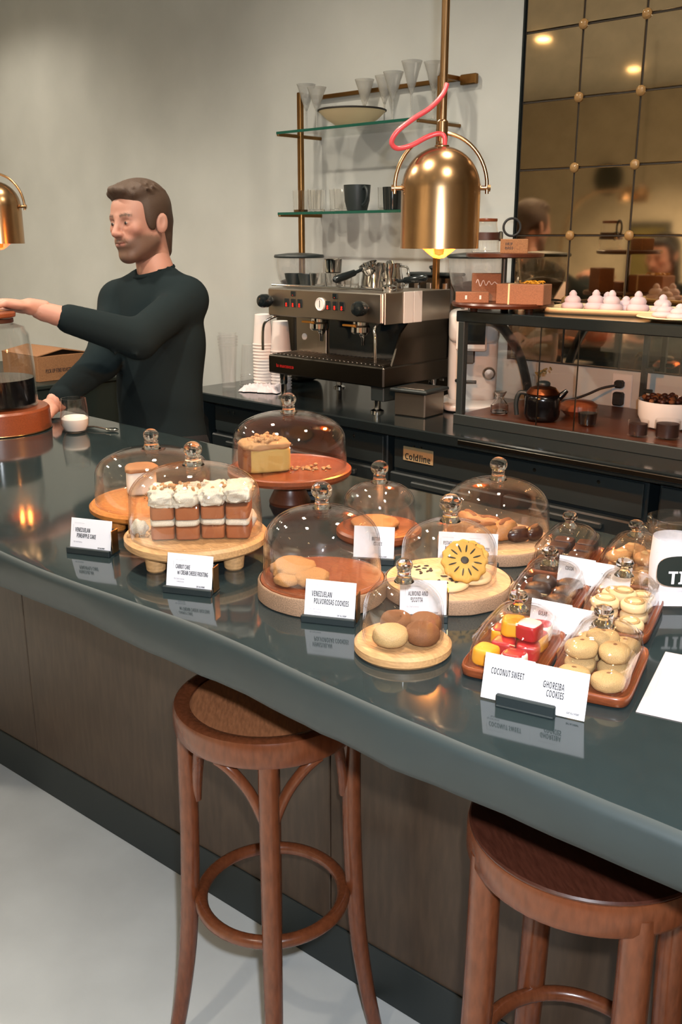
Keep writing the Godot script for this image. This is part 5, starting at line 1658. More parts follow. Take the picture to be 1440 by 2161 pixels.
	for q in [[-0.020, 0.024, 0.024, 0], [0.022, 0.022, 0.024, 1], [0.032, -0.012, 0.023, 1], [-0.006, -0.022, 0.023, 1]]:
		var ck := lay("round_cookie", ["pale speckled round cookie at the front left under the smallest dome", "brown round cookie at the front right under the smallest dome", "brown round cookie at the back right under the smallest dome", "brown round cookie at the back left under the smallest dome"][k], "cookie", MB.new().sup(Vector3(0, 0.0145, 0), Vector3(q[2], 0.0145, q[2]), 2.3, 2.0, Basis(), 26, nz, 0.10, Vector3(k * 0.2, 0, 0)), M.pale_cookie if q[3] == 0 else M.brown_cookie, c + Vector3(0, 0.0185, 0) + RT * q[0] + NR * q[1], 0, "round cookies under the smallest dome")
		crumbs(ck, "crumb", Vector3(0, 0.022, 0), q[2] * 0.6, 10, 0.0022, M.crust if q[3] == 0 else M.brown_cookie, 60 + k, 0.004)
		k += 1


func legged_stand(label: String, c: Vector3, R: float, leg: float, th: float, m: Material, turn: float) -> Node3D:
	var o := thing("cake_stand", label, "cake stand", c, turn, "cake stands on short legs")
	part("plate", MB.new().lathe([V(0, leg), V(R - 0.004, leg), V(R, leg + 0.004), V(R, leg + th - 0.005), V(R - 0.005, leg + th), V(0, leg + th)], 60), m, o)
	for k in 4:
		var a := TAU * k / 4.0 - 0.065
		part("leg", MB.new().lathe([V(0, 0), V(0.014, 0), V(0.0165, 0.003), V(0.019, leg), V(0, leg)], 20), m, o, Vector3(cos(a) * R * 0.74, 0, sin(a) * R * 0.74))
	return o


func carrot_slices(c: Vector3) -> void:
	var nz := FastNoiseLite.new()
	nz.seed = 17
	nz.frequency = 0.06
	var names := ["slice of carrot cake at the left end of the row", "slice of carrot cake, second from the left", "slice of carrot cake, third from the left", "slice of carrot cake at the right end of the row"]
	for k in 4:
		var u := -0.058 + k * 0.0432
		var o := thing("carrot_cake_slice", names[k], "cake", c + RT * (u + 0.004) + NR * (0.016 + 0.004 * (k % 2)), 49.0 + [3.0, 0.0, -2.0, -5.0][k], "slices of carrot cake")
		var w := 0.0205
		part("lower_sponge", MB.new().sup(Vector3(0, 0.0115, 0), Vector3(w, 0.0115, 0.040), 9, 7, Basis(), 24), M.sponge, o)
		part("cream_filling", MB.new().sup(Vector3(0, 0.029, 0.001), Vector3(w + 0.0012, 0.0075, 0.0415), 3, 5, Basis(), 28, nz, 0.09, Vector3(k, 0, 0)), M.cream, o)
		part("upper_sponge", MB.new().sup(Vector3(0, 0.0455, 0), Vector3(w, 0.0115, 0.040), 9, 7, Basis(), 24), M.sponge, o)
		part("cream_top", MB.new().sup(Vector3(0, 0.068 + [0.0, 0.001, 0.003, 0.006][k], -0.001), Vector3(w + 0.0025, 0.0150, 0.044), 3.2, 5, Basis(), 48, nz, 0.30, Vector3(k * 0.3, 0, 0)), M.cream, o)
		crumbs(o, "nut_crumbs", Vector3(0, 0.076, 0), 0.026, 26, 0.0042, M.crumb, 70 + k, 0.008)
	var sc := thing("cream_smear", "fallen lump of cream and crumbs at the left of the carrot cake", "cake", c + RT * -0.094 + NR * 0.018, 20)
	part("cream", MB.new().sup(Vector3(0, 0.012, 0), Vector3(0.014, 0.014, 0.012), 2, 2, Basis(), 24, nz, 0.45), M.cream, sc)
	crumbs(sc, "crumb", Vector3(0, 0, 0), 0.022, 16, 0.004, M.crumb, 77)
	var sc2 := thing("cream_smear", "fallen lump of cream at the right end of the carrot cake slices", "cake", c + RT * 0.093 + NR * -0.016, 50)
	part("cream", MB.new().sup(Vector3(0, 0.014, 0), Vector3(0.013, 0.016, 0.018), 2, 2, Basis(), 24, nz, 0.4), M.cream, sc2)


func flower_cookie(label: String, m: Material, at: Vector3, R: float, petals: bool, tilt: Vector3, sd: int) -> Node3D:
	var o := thing("flower_cookie", label, "cookie", at, 0, "flower cookies under the dome")
	var tb := Basis.from_euler(tilt * PI / 180.0)
	var rows := []
	for row in [[0.0, 0.0], [0.90, 0.0], [1.0, 0.0035], [0.97, 0.0075], [0.85, 0.0095], [0.25, 0.0105], [0.0, 0.0100]]:
		var pr := PackedVector3Array()
		for k in 60:
			var a := -TAU * k / 60
			var w := 1.0 + (0.045 * cos(12 * a) if petals else 0.012 * sin(5 * a + sd))
			pr.append(tb * Vector3(cos(a) * R * row[0] * w, row[1], sin(a) * R * row[0] * w))
		rows.append(pr)
	part("body", MB.new().sheet(rows), m, o)
	var mb := MB.new()
	if petals:
		for k in 12:
			var a := TAU * (k + 0.5) / 12
			mb.sup(tb * Vector3(cos(a) * R * 0.58, 0.0104, sin(a) * R * 0.58), Vector3(R * 0.20, 0.0012, 0.0014), 2, 2, tb * Basis(Vector3.UP, -a), 8)
		mb.sup(tb * Vector3(0, 0.0105, 0), Vector3(0.0065, 0.0018, 0.0065), 2.5, 2, tb, 12)
	else:
		var rng := RandomNumberGenerator.new()
		rng.seed = sd
		for k in 12:
			var a := rng.randf() * TAU
			var d := sqrt(rng.randf()) * R * 0.55
			mb.sup(tb * Vector3(cos(a) * d, 0.0106, sin(a) * d), Vector3(0.0045, 0.0015, 0.0022), 2, 2, tb * Basis(Vector3.UP, k), 8)
	part("slits" if petals else "seeds", mb, M.seed, o)
	return o


func flower_cookies(c: Vector3) -> void:
	flower_cookie("pale seeded cookie lying flat at the back left under the ball knob dome", M.ivory_cookie, c + RT * -0.038 - NR * 0.012, 0.033, false, Vector3.ZERO, 3)
	flower_cookie("pale seeded cookie lying flat at the front left under the ball knob dome", M.ivory_cookie, c + RT * -0.008 + NR * 0.037, 0.032, false, Vector3(0, 0, 0), 5)
	flower_cookie("lowest pale cookie under the leaning yellow flower cookies", M.ivory_cookie, c + RT * 0.034 + NR * 0.012, 0.032, false, Vector3(0, 0, 0), 7)
	flower_cookie("yellow flower cookie leaning behind the front one", M.saffron, c + RT * 0.030 - NR * 0.008 + Vector3(0, 0.030, 0), 0.034, true, Vector3(24, 49, 0), 2)
	flower_cookie("big yellow flower cookie with dark slits leaning at the front", M.saffron, c + RT * 0.018 + NR * 0.024 + Vector3(0, 0.032, 0), 0.035, true, Vector3(46, 49, 0), 1)


# ---------------------------------------------------------------- trays with square covers
func cover_and_tray(label_tray: String, label_cover: String, at: Vector3, turn: float, hw: float, hd: float, H: float) -> void:
	var t := thing("wooden_tray", label_tray, "tray", at, turn, "small rectangular wooden trays")
	var rows := []
	for row in [[0.0, 0.0], [0.90, 0.0], [0.98, 0.003], [1.0, 0.012], [0.985, 0.0155], [0.955, 0.0155], [0.93, 0.008], [0.0, 0.008]]:
		var pr := PackedVector3Array()
		for k in 56:
			var a := -TAU * k / 56
			pr.append(Vector3(signf(cos(a)) * pow(absf(cos(a)), 0.26) * hw * row[0], row[1], signf(sin(a)) * pow(absf(sin(a)), 0.26) * hd * row[0]))
		rows.append(pr)
	part("body", MB.new().sheet(rows), M.acacia, t)
	var g := thing("glass_cover", label_cover, "glass cover", at + Vector3(0, 0.0083, 0), turn, "rectangular glass covers on trays")
	var cw := hw * 0.90
	var cd := hd * 0.90
	var outer := []
	var inn := []
	for j in 15:
		var tt := PI / 2 * j / 14.0
		var s := pow(maxf(cos(tt), 0.0), 2.0 / 3.0)
		var y := pow(sin(tt), 2.0 / 2.3)
		var a1 := PackedVector3Array()
		var a2 := PackedVector3Array()
		var e2 := lerpf(0.30, 0.85, pow(j / 14.0, 2.0))
		for k in 56:
			var a := -TAU * k / 56
			var q := Vector3(signf(cos(a)) * pow(absf(cos(a)), e2), 0, signf(sin(a)) * pow(absf(sin(a)), e2))
			a1.append(Vector3(q.x * cw * s, y * H, q.z * cd * s))
			a2.append(Vector3(q.x * (cw - 0.003) * s, y * (H - 0.003), q.z * (cd - 0.003) * s))
		outer.append(a1)
		inn.append(a2)
	part("glass_bell", MB.new().sheet(outer), M.glass, g)
	part("inner_face", MB.new().sheet(inn), M.glass, g)
	part("ledge", MB.new().sheet([ledge(cw, cd, 0.30, H, 0.0), ledge(cw, cd, 0.36, H, 0.0035), ledge(cw, cd, 0.42, H, 0.0)]), M.glass, g)
	part("rim_bead", MB.new().tube(rect_ring(cw, cd), 0.0020, 6, true), M.glass, g)
	part("knob", MB.new().lathe([V(0, H - 0.001), V(0.014, H - 0.001), V(0.011, H + 0.003), V(0.007, H + 0.007), V(0.007, H + 0.010), V(0.0115, H + 0.013), V(0.0125, H + 0.018), V(0.010, H + 0.023), V(0.005, H + 0.0255), V(0, H + 0.026)], 26), M.solid_glass, g)


func ledge(cw: float, cd: float, f: float, H: float, out: float) -> PackedVector3Array:
	var tt := f * PI / 2
	var s := pow(cos(tt), 2.0 / 3.0)
	var y := pow(sin(tt), 2.0 / 2.3)
	var e2 := lerpf(0.30, 0.85, pow(f, 2.0))
	var r := PackedVector3Array()
	for k in 56:
		var a := -TAU * k / 56
		r.append(Vector3(signf(cos(a)) * pow(absf(cos(a)), e2) * (cw * s + out), y * H, signf(sin(a)) * pow(absf(sin(a)), e2) * (cd * s + out)))
	return r


func rect_ring(cw: float, cd: float) -> Array:
	var r := []
	for k in 56:
		var a := -TAU * k / 56
		r.append(Vector3(signf(cos(a)) * pow(absf(cos(a)), 0.30) * cw, 0.002, signf(sin(a)) * pow(absf(sin(a)), 0.30) * cd))
	return r


func covered_trays() -> void:
	var turn := 17.0
	var B := Basis(Vector3.UP, deg_to_rad(turn))
	var spots := [Vector3(-0.624, TOP, -1.000), Vector3(-0.518, TOP, -1.030), Vector3(-0.690, TOP, -1.186), Vector3(-0.585, TOP, -1.216), Vector3(-0.765, TOP, -1.372), Vector3(-0.661, TOP, -1.402)]
	var what := ["coloured coconut sweets, front left", "pale ghoreiba cookies, front right", "dark cocoa cookies, middle left", "pale ringed cookies, middle right", "dark brown squares, back left", "brown flaky pastries, back right"]
	for k in 6:
		cover_and_tray("small reddish wooden tray under the " + what[k], "rounded rectangular glass cover over the " + what[k], spots[k], turn, 0.052, 0.086, 0.063)
	var y := Vector3(0, 0.0083, 0)
	var nz := FastNoiseLite.new()
	nz.seed = 6
	nz.frequency = 0.04
	# coconut sweets: rounded blocks of yellow, red and white
	var sw := [[-0.026, 0.048, "sweet_yellow", 0.0, "yellow coconut sweet at the front left corner"], [0.012, 0.050, "sweet_white", 0.0, "white coconut sweet at the front in the middle"], [-0.012, 0.014, "sweet_red", 0.0, "red coconut sweet behind the front yellow one"], [-0.024, -0.022, "sweet_yellow", 0.0, "yellow coconut sweet on the left, towards the back"], [0.020, 0.012, "sweet_red", 0.0, "red coconut sweet on the right beside the glass"], [0.020, -0.024, "sweet_yellow", 0.0, "yellow coconut sweet on the right towards the back"], [-0.022, -0.056, "sweet_white", 0.0, "white coconut sweet at the back left corner"], [0.018, -0.058, "sweet_white", 0.0, "white coconut sweet at the back right corner"], [-0.006, -0.004, "sweet_yellow", 0.024, "yellow coconut sweet on top, under the knob"], [0.018, 0.004, "sweet_red", 0.025, "red coconut sweet on top at the right"]]
	for k in sw.size():
		var q: Array = sw[k]
		var s := thing("coconut_sweet", q[4], "sweet", spots[0] + y + B * Vector3(q[0], q[3], q[1]), turn + (k * 37) % 30 - 15, "coconut sweets under the front left cover")
		part("block", MB.new().sup(Vector3(0, 0.012, 0), Vector3(0.0155, 0.012, 0.0155), 5, 4, Basis(), 22, nz, 0.10, Vector3(k * 0.2, 0, 0)), M[q[2]], s)
		if k % 2 == 1:
			part("glaze", MB.new().sup(Vector3(0, 0.0225, 0), Vector3(0.0135, 0.0028, 0.0135), 3, 4, Basis(), 16), M.sweet_red if q[2] != "sweet_red" else M.sweet_white, s)
	# the other trays: one kind of piece each, laid out in rows
	heap(spots[1] + y, B, turn, "ghoreiba_cookie", "pale round ghoreiba cookie", "under the front right cover", "ghoreiba cookies under the front right cover", 0)
	heap(spots[2] + y, B, turn, "cocoa_cookie", "dark round cocoa cookie", "under the middle left cover", "cocoa cookies under the middle left cover", 1)
	heap(spots[3] + y, B, turn, "ring_cookie", "pale cookie stacked flat", "under the middle right cover", "pale stacked cookies under the middle right cover", 2)
	heap(spots[4] + y, B, turn, "brown_square", "dark brown cake square", "under the back left cover", "dark squares under the back left cover", 3)
	heap(spots[5] + y, B, turn, "flaky_pastry", "brown flaky pastry", "under the back right cover", "flaky pastries under the back right cover", 4)


func heap(at: Vector3, B: Basis, turn: float, called: String, kind: String, where: String, group: String, style: int) -> void:
	var nz := FastNoiseLite.new()
	nz.seed = 40 + style
	nz.frequency = 0.045
	var first: Node3D = null
	var lay_out := [[-0.021, 0.054, 0, "at the front left"], [0.021, 0.052, 0, "at the front right"], [-0.021, 0.016, 0, "on the left, second from the front"], [0.021, 0.014, 0, "on the right, second from the front"], [-0.021, -0.024, 0, "on the left, third from the front"], [0.021, -0.024, 0, "on the right, third from the front"], [-0.020, -0.060, 0, "at the back left"], [0.020, -0.060, 0, "at the back right"], [-0.020, 0.020, 1, "in the upper layer at the left"], [0.020, 0.016, 1, "in the upper layer at the right"], [-0.002, -0.022, 1, "in the upper layer towards the back"]]
	for k in lay_out.size():
		if style in [1, 3] and k > 7:
			break
		var q: Array = lay_out[k]
		var hgt: float = [0.023, 0.020, 0.016, 0.020, 0.020][style]
		var pos := at + B * Vector3(q[0], q[2] * hgt, q[1])
		var label: String = kind + " " + q[3] + " " + where
		if first:
			copy(first, label, pos, turn + k * 51.0 if style != 3 else turn, called)
			continue
		first = thing(called, label, "cookie" if style < 3 else "pastry", pos, turn, group)
		if style == 0:
			part("body", MB.new().sup(Vector3(0, hgt / 2, 0), Vector3(0.0205, hgt / 2, 0.0195), 2.6, 2.3, Basis(), 26, nz, 0.09), M.pale_cookie, first)
			part("dimple", MB.new().sup(Vector3(0, hgt - 0.0015, 0), Vector3(0.005, 0.0018, 0.004), 2, 2, Basis(), 10), M.brown_cookie, first)
		elif style == 1:
			part("body", MB.new().sup(Vector3(0, hgt / 2, 0), Vector3(0.0205, hgt / 2, 0.0195), 2.3, 2, Basis(), 26, nz, 0.14), M.chocolate, first)
			part("sugar_crust", MB.new().sup(Vector3(0, hgt - 0.004, 0), Vector3(0.012, 0.0042, 0.011), 2, 2, Basis(), 18, nz, 0.4), M.leather, first)
		elif style == 2:
			part("body", MB.new().sup(Vector3(0, hgt / 2, 0), Vector3(0.0205, hgt / 2, 0.0195), 3, 2.1, Basis(), 26, nz, 0.06), M.ivory_cookie, first)
			part("ridge", MB.new().tube(ring(0.012, 22, Vector3(0, hgt - 0.001, 0)), 0.0026, 6, true), M.pale_cookie, first)
		elif style == 3:
			part("body", MB.new().sup(Vector3(0, hgt / 2, 0), Vector3(0.018, hgt / 2, 0.017), 6, 5, Basis(), 24, nz, 0.05), M.chocolate, first)
			part("glaze", MB.new().sup(Vector3(0, hgt - 0.001, 0), Vector3(0.0165, 0.0025, 0.0155), 4, 5, Basis(), 16), M.leather, first)
		else:
			part("body", MB.new().sup(Vector3(0, hgt / 2, 0), Vector3(0.0215, hgt / 2, 0.016), 2.4, 2.2, Basis(), 26, nz, 0.2), M.shortbread, first)
			part("filling", MB.new().sup(Vector3(0.004, hgt - 0.003, 0), Vector3(0.012, 0.0045, 0.007), 2, 2, Basis(), 14, nz, 0.3), M.pale_cookie, first)


# ---------------------------------------------------------------- name cards
func card(label: String, A: Vector3, turn: float, w: float, h: float, prop := true) -> Node3D:
	# A: the middle of the foot of the card; x runs along the card, z towards the reader
	var o := thing("name_card", label, "name card", A, turn, "white name cards in black holders")
	var cd := part("card", bx(Vector3(w, h, 0.0008), 0.0002, Vector3(0, h / 2, 0)), M.paper, o, Vector3(0, 0.0075, 0), Vector3(-13, 0, 0))
	part("holder_bar", bx(Vector3(w * 1.06, 0.011, 0.007), 0.001, Vector3(0, 0.0055, 0.006)), M.black, o)
	part("holder_foot", bx(Vector3(w * 1.02, 0.004, 0.034), 0.001, Vector3(0, 0.002, -0.014)), M.black, o)
	if prop:
		part("brass_back", bx(Vector3(0.0022, h * 0.78, 0.020), 0.0006, Vector3(w / 2 + 0.0022, h * 0.39 + 0.003, -0.013)), M.brass, o)
		part("black_back", bx(Vector3(w * 0.9, h * 0.74, 0.002), 0.0005, Vector3(0, h * 0.37 + 0.003, -0.0235)), M.black, o)
	return cd


func card_text(cd: Node3D, w: float, h: float, lines: Array, left: float, cap: float, small: Array, narrow := 0.5, foot := true, rx := 0.0) -> void:
	var z := 0.0006
	var y := h * 0.62
	for k in lines.size():
		letters(lines[k], cap, M.ink, cd, Vector3(left + (0.0035 if k == 1 else 0.0), y - k * cap * 1.34, z), narrow)
	var y2 := y - lines.size() * cap * 1.34 - 0.001
	for k in small.size():
		letters(small[k], 0.0022, M.faint_ink, cd, Vector3(left - 0.002 + k * 0.005, y2 - k * 0.0042, z), 0.8, Vector3.ZERO, false)
	part("rule", bx(Vector3(0.020, 0.0004, 0.0002), 0.0001, Vector3(left + 0.008, y + cap * 1.6, z)), M.faint_ink, cd)
	part("rule", bx(Vector3(0.0004, 0.012, 0.0002), 0.0001, Vector3(left - 0.004, y + cap * 0.4, z)), M.faint_ink, cd)
	if foot:
		letters("EAT ALCHEMY", 0.0025, M.ink, cd, Vector3((w / 2 - 0.026) if rx == 0.0 else rx, 0.0045, z), 0.62)


func cards() -> void:
	var w := 0.082
	var h := 0.054
	var c := card("white card reading Venezuelan pineapple cake, leftmost on the bar", Vector3(-1.412, TOP, -0.852), 25, w, h)
	card_text(c, w, h, ["VENEZUELAN", "PINEAPPLE CAKE"], -0.032, 0.0076, ["By Chef Valeria"], 0.46)
	c = card("white card reading carrot cake with cream cheese frosting", Vector3(-1.132, TOP, -0.852), 27, 0.078, 0.054)
	card_text(c, 0.078, h, ["CARROT CAKE", "w/ CREAM CHEESE FROSTING"], -0.024, 0.0068, ["By Chef Andrea", "Cakehouse"], 0.40)
	c = card("white card reading Venezuelan polvorosas cookies", Vector3(-0.889, TOP, -0.918), 28, 0.076, 0.054)
	card_text(c, 0.076, h, ["VENEZUELAN", "POLVOROSAS COOKIES"], -0.028, 0.0080, ["By Chef Valeria", "Cakehouse"], 0.44)
	c = card("white card between the smallest dome and the flower cookies", Vector3(-0.795, TOP, -1.018), 40, 0.068, 0.052)
	card_text(c, 0.068, 0.052, ["ALMOND AND", "RICOTTA"], -0.022, 0.0068, ["By Chef Andrea"], 0.46)
	c = card("white card reading cookie, standing before the smaller back dome", Vector3(-1.015, TOP, -1.158), 34, 0.070, 0.056, false)
	card_text(c, 0.070, 0.056, ["BUTTER", "COOKIE"], -0.004, 0.0062, [], 0.46)
	c = card("wide white card reading walnut dates, behind the flower cookies", Vector3(-0.888, TOP, -1.255), 34, 0.100, 0.050, false)
	card_text(c, 0.100, 0.050, ["PISTACHIO", "ROLLS"], -0.042, 0.0062, [], 0.48, false)
	card_text(c, 0.100, 0.050, ["TURKISH", "WALNUT DATES"], 0.004, 0.0062, [], 0.46)
	c = card("white card lying behind the foot of the tall pedestal", Vector3(-1.42, TOP, -1.395), 40, 0.07, 0.045, false)
	# the double card in front
	var o := thing("name_card", "wide double card reading coconut sweet and ghoreiba cookies, in front", "name card", Vector3(-0.533, TOP, -0.892), 15.5, "white name cards in black holders")
	var cd := part("card", bx(Vector3(0.0615, 0.0555, 0.0008), 0.0002, Vector3(-0.0305, 0.0278, 0)), M.paper, o, Vector3(0, 0.002, 0), Vector3(-14, 0, 0))
	letters("COCONUT SWEET", 0.0080, M.ink, cd, Vector3(-0.052, 0.035, 0.0006), 0.45)
	letters("By Chef Mona", 0.0022, M.faint_ink, cd, Vector3(-0.054, 0.0265, 0.0006), 0.8, Vector3.ZERO, false)
	letters("Bakehouse", 0.0022, M.faint_ink, cd, Vector3(-0.049, 0.022, 0.0006), 0.8, Vector3.ZERO, false)
	part("rule", bx(Vector3(0.022, 0.0004, 0.0002), 0.0001, Vector3(-0.044, 0.046, 0.0005)), M.faint_ink, cd)
	part("rule", bx(Vector3(0.0004, 0.012, 0.0002), 0.0001, Vector3(-0.055, 0.041, 0.0005)), M.faint_ink, cd)
	var c2 := part("card", bx(Vector3(0.0655, 0.0555, 0.0008), 0.0002, Vector3(0.0325, 0.0278, 0)), M.paper, o, Vector3(0, 0.001, 0.0009), Vector3(-14, 0, 0))
	letters("GHOREIBA", 0.0082, M.ink, c2, Vector3(0.0125, 0.0335, 0.0006), 0.44)
	letters("COOKIES", 0.0082, M.ink, c2, Vector3(0.0175, 0.0235, 0.0006), 0.44)
	letters("By Chef Mona", 0.0022, M.faint_ink, c2, Vector3(0.0125, 0.0175, 0.0006), 0.8, Vector3.ZERO, false)
	letters("Bakehouse", 0.0022, M.faint_ink, c2, Vector3(0.0175, 0.0135, 0.0006), 0.8, Vector3.ZERO, false)
	letters("EAT ALCHEMY", 0.0026, M.ink, c2, Vector3(0.044, 0.006, 0.0006), 0.62)
	part("rule", bx(Vector3(0.022, 0.0004, 0.0002), 0.0001, Vector3(0.021, 0.0445, 0.0005)), M.faint_ink, c2)
	part("holder_block", bx(Vector3(0.072, 0.016, 0.006), 0.0015, Vector3(-0.003, 0.008, 0.0085)), M.black, o)
	part("holder_foot", bx(Vector3(0.07, 0.003, 0.05), 0.001, Vector3(-0.003, 0.0015, -0.012)), M.black, o)
	# cards among the covered trays
	var e := [[Vector3(-0.602, TOP, -1.098), 13.0, "white double card between the front and middle rows of covered trays", "GULAB", "GH"], [Vector3(-0.672, TOP, -1.290), 13.0, "white double card between the middle and back rows of covered trays", "COCOA", "PEANUT"]]
	for q in e:
		var n := thing("name_card", q[2], "name card", q[0], q[1], "white name cards in black holders")
		var a := part("card", bx(Vector3(0.058, 0.048, 0.0008), 0.0002, Vector3(-0.0285, 0.024, 0)), M.paper, n, Vector3(0, 0.003, 0), Vector3(-10, 0, 0))
		var b := part("card", bx(Vector3(0.058, 0.048, 0.0008), 0.0002, Vector3(0.0285, 0.024, 0)), M.paper, n, Vector3(0, 0.001, 0.0009), Vector3(-10, 0, 0))
		letters(q[3], 0.0062, M.ink, a, Vector3(-0.046, 0.029, 0.0006), 0.46)
		letters(q[4], 0.0062, M.ink, b, Vector3(0.012, 0.029, 0.0006), 0.46)
		part("holder_block", bx(Vector3(0.06, 0.012, 0.005), 0.001, Vector3(0, 0.006, 0.006)), M.black, n)


func right_end_things() -> void:
	var pp := thing("paper_sheet", "blank pinkish sheet of paper beside the front right tray", "paper", Vector3(-0.366, TOP, -1.090), 15)
	part("sheet", bx(Vector3(0.20, 0.0012, 0.19), 0.0003, Vector3(0, 0.0007, 0)), M.pinkish_paper, pp)
	var j := thing("tip_jar", "square shouldered glass tip jar with a dark label at the right edge", "tip jar", Vector3(-0.572, TOP, -1.358), 42)
	part("body", MB.new().sup(Vector3(0, 0.055, 0), Vector3(0.056, 0.055, 0.056), 8, 4.5, Basis(), 40), M.glass, j)
	part("neck", MB.new().lathe([V(0.042, 0.105), V(0.043, 0.118), V(0.047, 0.121), V(0.047, 0.128), V(0.043, 0.130), V(0.040, 0.128), V(0.040, 0.106)], 36), M.glass, j)
	part("paper_lining", MB.new().lathe([V(0.036, 0.004), V(0.038, 0.06), V(0.036, 0.098)], 24), M.paper, j)
	var lb := PackedVector2Array()
	for k in 32:
		var a := TAU * k / 32
		lb.append(V(signf(cos(a)) * pow(absf(cos(a)), 0.6) * 0.045, 0.062 + signf(sin(a)) * pow(absf(sin(a)), 0.6) * 0.024))
	part("label", MB.new().prism(lb, 0.0565, 0.0578), M.dark_green, j)
	letters("TIPS", 0.020, M.paper, j, Vector3(0, 0.052, 0.0579), 1.0, Vector3.ZERO, true, true)
	part("white_band", bx(Vector3(0.09, 0.022, 0.001), 0.0003, Vector3(0, 0.018, 0.0568)), M.paper, j)


# ---------------------------------------------------------------- what the mirror sees of the room
func behind_things() -> void:
	# an arched brass lamp, a small pendant, a round dark wall disc, a framed picture
	var o := thing("arc_lamp", "arched brass floor lamp seen only in the mirror", "lamp", Vector3(-4.50, 0, 1.5))
	part("foot", MB.new().lathe([V(0, 0), V(0.14, 0), V(0.14, 0.015), V(0.02, 0.024), V(0, 0.024)], 32), M.brass, o)
	part("arm", MB.new().tube(smooth_path([Vector3(0, 0.02, 0), Vector3(0, 0.9, 0), Vector3(0.0, 1.57, 0), Vector3(0.10, 1.78, 0), Vector3(0.26, 1.885, 0), Vector3(0.44, 1.90, 0), Vector3(0.58, 1.90, 0)], 6), 0.010, 8), M.brass, o)
	part("shade", MB.new().lathe([V(0.03, 1.93), V(0.06, 1.90), V(0.10, 1.82), V(0.097, 1.82), V(0.057, 1.898), V(0.0, 1.92)], 32, Transform3D(Basis(), Vector3(0.60, 0, 0))), M.brass, o)
	var pl := thing("small_pendant", "small brass cylinder pendant seen only in the mirror", "lamp", Vector3(-3.77, 1.82, 1.5))
	part("shade", MB.new().lathe([V(0.05, 0), V(0.052, 0.09), V(0.035, 0.12), V(0.008, 0.13), V(0, 0.13), V(0, 0.12), V(0.048, 0.085), V(0.048, 0)], 28), M.brass, pl)
	part("cord", MB.new().lathe([V(0.004, 0.125), V(0.004, 1.18), V(0, 1.18)], 8), M.rubber, pl)
	var cl := thing("wall_disc", "round dark disc on the front wall seen only in the mirror", "wall disc", Vector3(-5.30, 2.12, 3.7))
	part("disc", MB.new().lathe([V(0, 0.04), V(0.15, 0.04), V(0.17, 0.02), V(0.17, 0)], 36, Transform3D(Basis(Vector3.RIGHT, -PI / 2), Vector3.ZERO)), M.dark_green, cl)
	var fr := thing("picture", "dark framed picture on the front wall seen only in the mirror", "picture", Vector3(-4.75, 1.35, 3.69))
	part("canvas", bx(Vector3(0.42, 0.62, 0.01), 0.001), M.leaf, fr)
	for q in [[0.0, 0.32, 0.50, 0.05], [0.0, -0.32, 0.50, 0.05]]:
		part("frame_bar", bx(Vector3(q[2], q[3], 0.03), 0.004, Vector3(q[0], q[1], -0.006)), M.black, fr)
	for s in [-1, 1]:
		part("frame_bar", bx(Vector3(0.05, 0.6, 0.03), 0.004, Vector3(s * 0.225, 0, -0.006)), M.black, fr)
	customer()


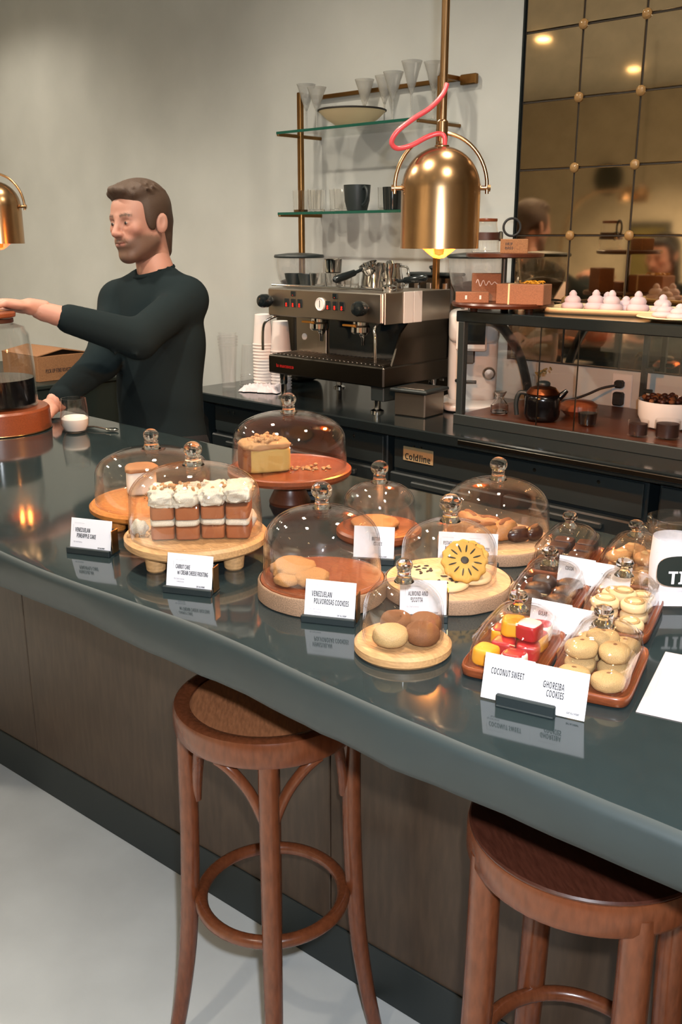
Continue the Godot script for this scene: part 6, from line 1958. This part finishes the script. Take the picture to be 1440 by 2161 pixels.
func customer() -> void:
	var o := thing("person", "dark haired customer in black sitting at the bar, seen in the mirror", "person")
	var x := -2.62
	var z := -0.42
	var hx := Transform3D(Basis(Vector3.UP, PI + 0.1) * Basis(Vector3.RIGHT, 0.25), Vector3(x + 0.01, 1.44, z - 0.09))
	var Ls := Vector3(x - 0.17, 1.22, z - 0.01)
	var Rs := Vector3(x + 0.17, 1.22, z - 0.01)
	var Le := Vector3(x - 0.23, 1.07, z - 0.20)
	var Re := Vector3(x + 0.23, 1.07, z - 0.20)
	var Lw := Vector3(x - 0.10, 1.062, z - 0.40)
	var Rw := Vector3(x + 0.10, 1.062, z - 0.40)
	var lumps := [[Vector3(x, 1.08, z), Vector3(0.155, 0.18, 0.105), 0.0], [Vector3(x, 0.88, z + 0.02), Vector3(0.155, 0.12, 0.12), 0.0]]
	var bones := [[Ls, Rs, 0.05, 0.05, 0.05], [Vector3(x, 1.30, z - 0.03), hx.origin, 0.05, 0.05, 0.03], [Ls, Le, 0.046, 0.04, 0.03], [Rs, Re, 0.046, 0.04, 0.03]]
	var fore := [[Le, Lw, 0.038, 0.028, 0.02], [Re, Rw, 0.038, 0.028, 0.02]]
	var legs := []
	for s in [-1.0, 1.0]:
		legs.append([Vector3(x + s * 0.09, 0.86, z), Vector3(x + s * 0.11, 0.79, z - 0.38), 0.078, 0.055, 0.03])
		legs.append([Vector3(x + s * 0.11, 0.79, z - 0.38), Vector3(x + s * 0.10, 0.44, z - 0.26), 0.055, 0.04, 0.02])
		legs.append([Vector3(x + s * 0.10, 0.41, z - 0.26), Vector3(x + s * 0.11, 0.395, z - 0.38), 0.036, 0.03, 0.02])
	var b := MB.new()
	b.colored = true
	flesh(b, Vector3(x - 0.34, 0.34, z - 0.52), Vector3(x + 0.34, 1.42, z + 0.2), 0.016, bones + fore + legs, lumps)
	head_into(b, hx, false)
	hand_into(b, aim(Lw, Vector3(0.5, -0.02, -1), Vector3(0, 1, 0), true), 0.3)
	hand_into(b, aim(Rw, Vector3(-0.5, -0.02, -1), Vector3(0, 1, 0), false), 0.3)
	part("body", b, M.skin, o)
	var sh := MB.new()
	flesh(sh, Vector3(x - 0.34, 0.74, z - 0.50), Vector3(x + 0.34, 1.36, z + 0.22), 0.016, [[Ls, Rs, 0.052, 0.052, 0.05], [Ls, Le, 0.05, 0.046, 0.03], [Rs, Re, 0.05, 0.046, 0.03], [Le, Le.lerp(Lw, 0.85), 0.044, 0.034, 0.02], [Re, Re.lerp(Rw, 0.85), 0.044, 0.034, 0.02]], lumps, 0.012)
	sh.colored = false
	part("jacket", sh, M.shirt, o)
	var tr := MB.new()
	flesh(tr, Vector3(x - 0.3, 0.34, z - 0.55), Vector3(x + 0.3, 1.0, z + 0.2), 0.016, legs, [lumps[1]], 0.010)
	tr.colored = false
	part("trousers", tr, M.trousers, o)
	part("hair", hair_mesh(hx, true), M.black_hair, o)
	eyes(o, hx)
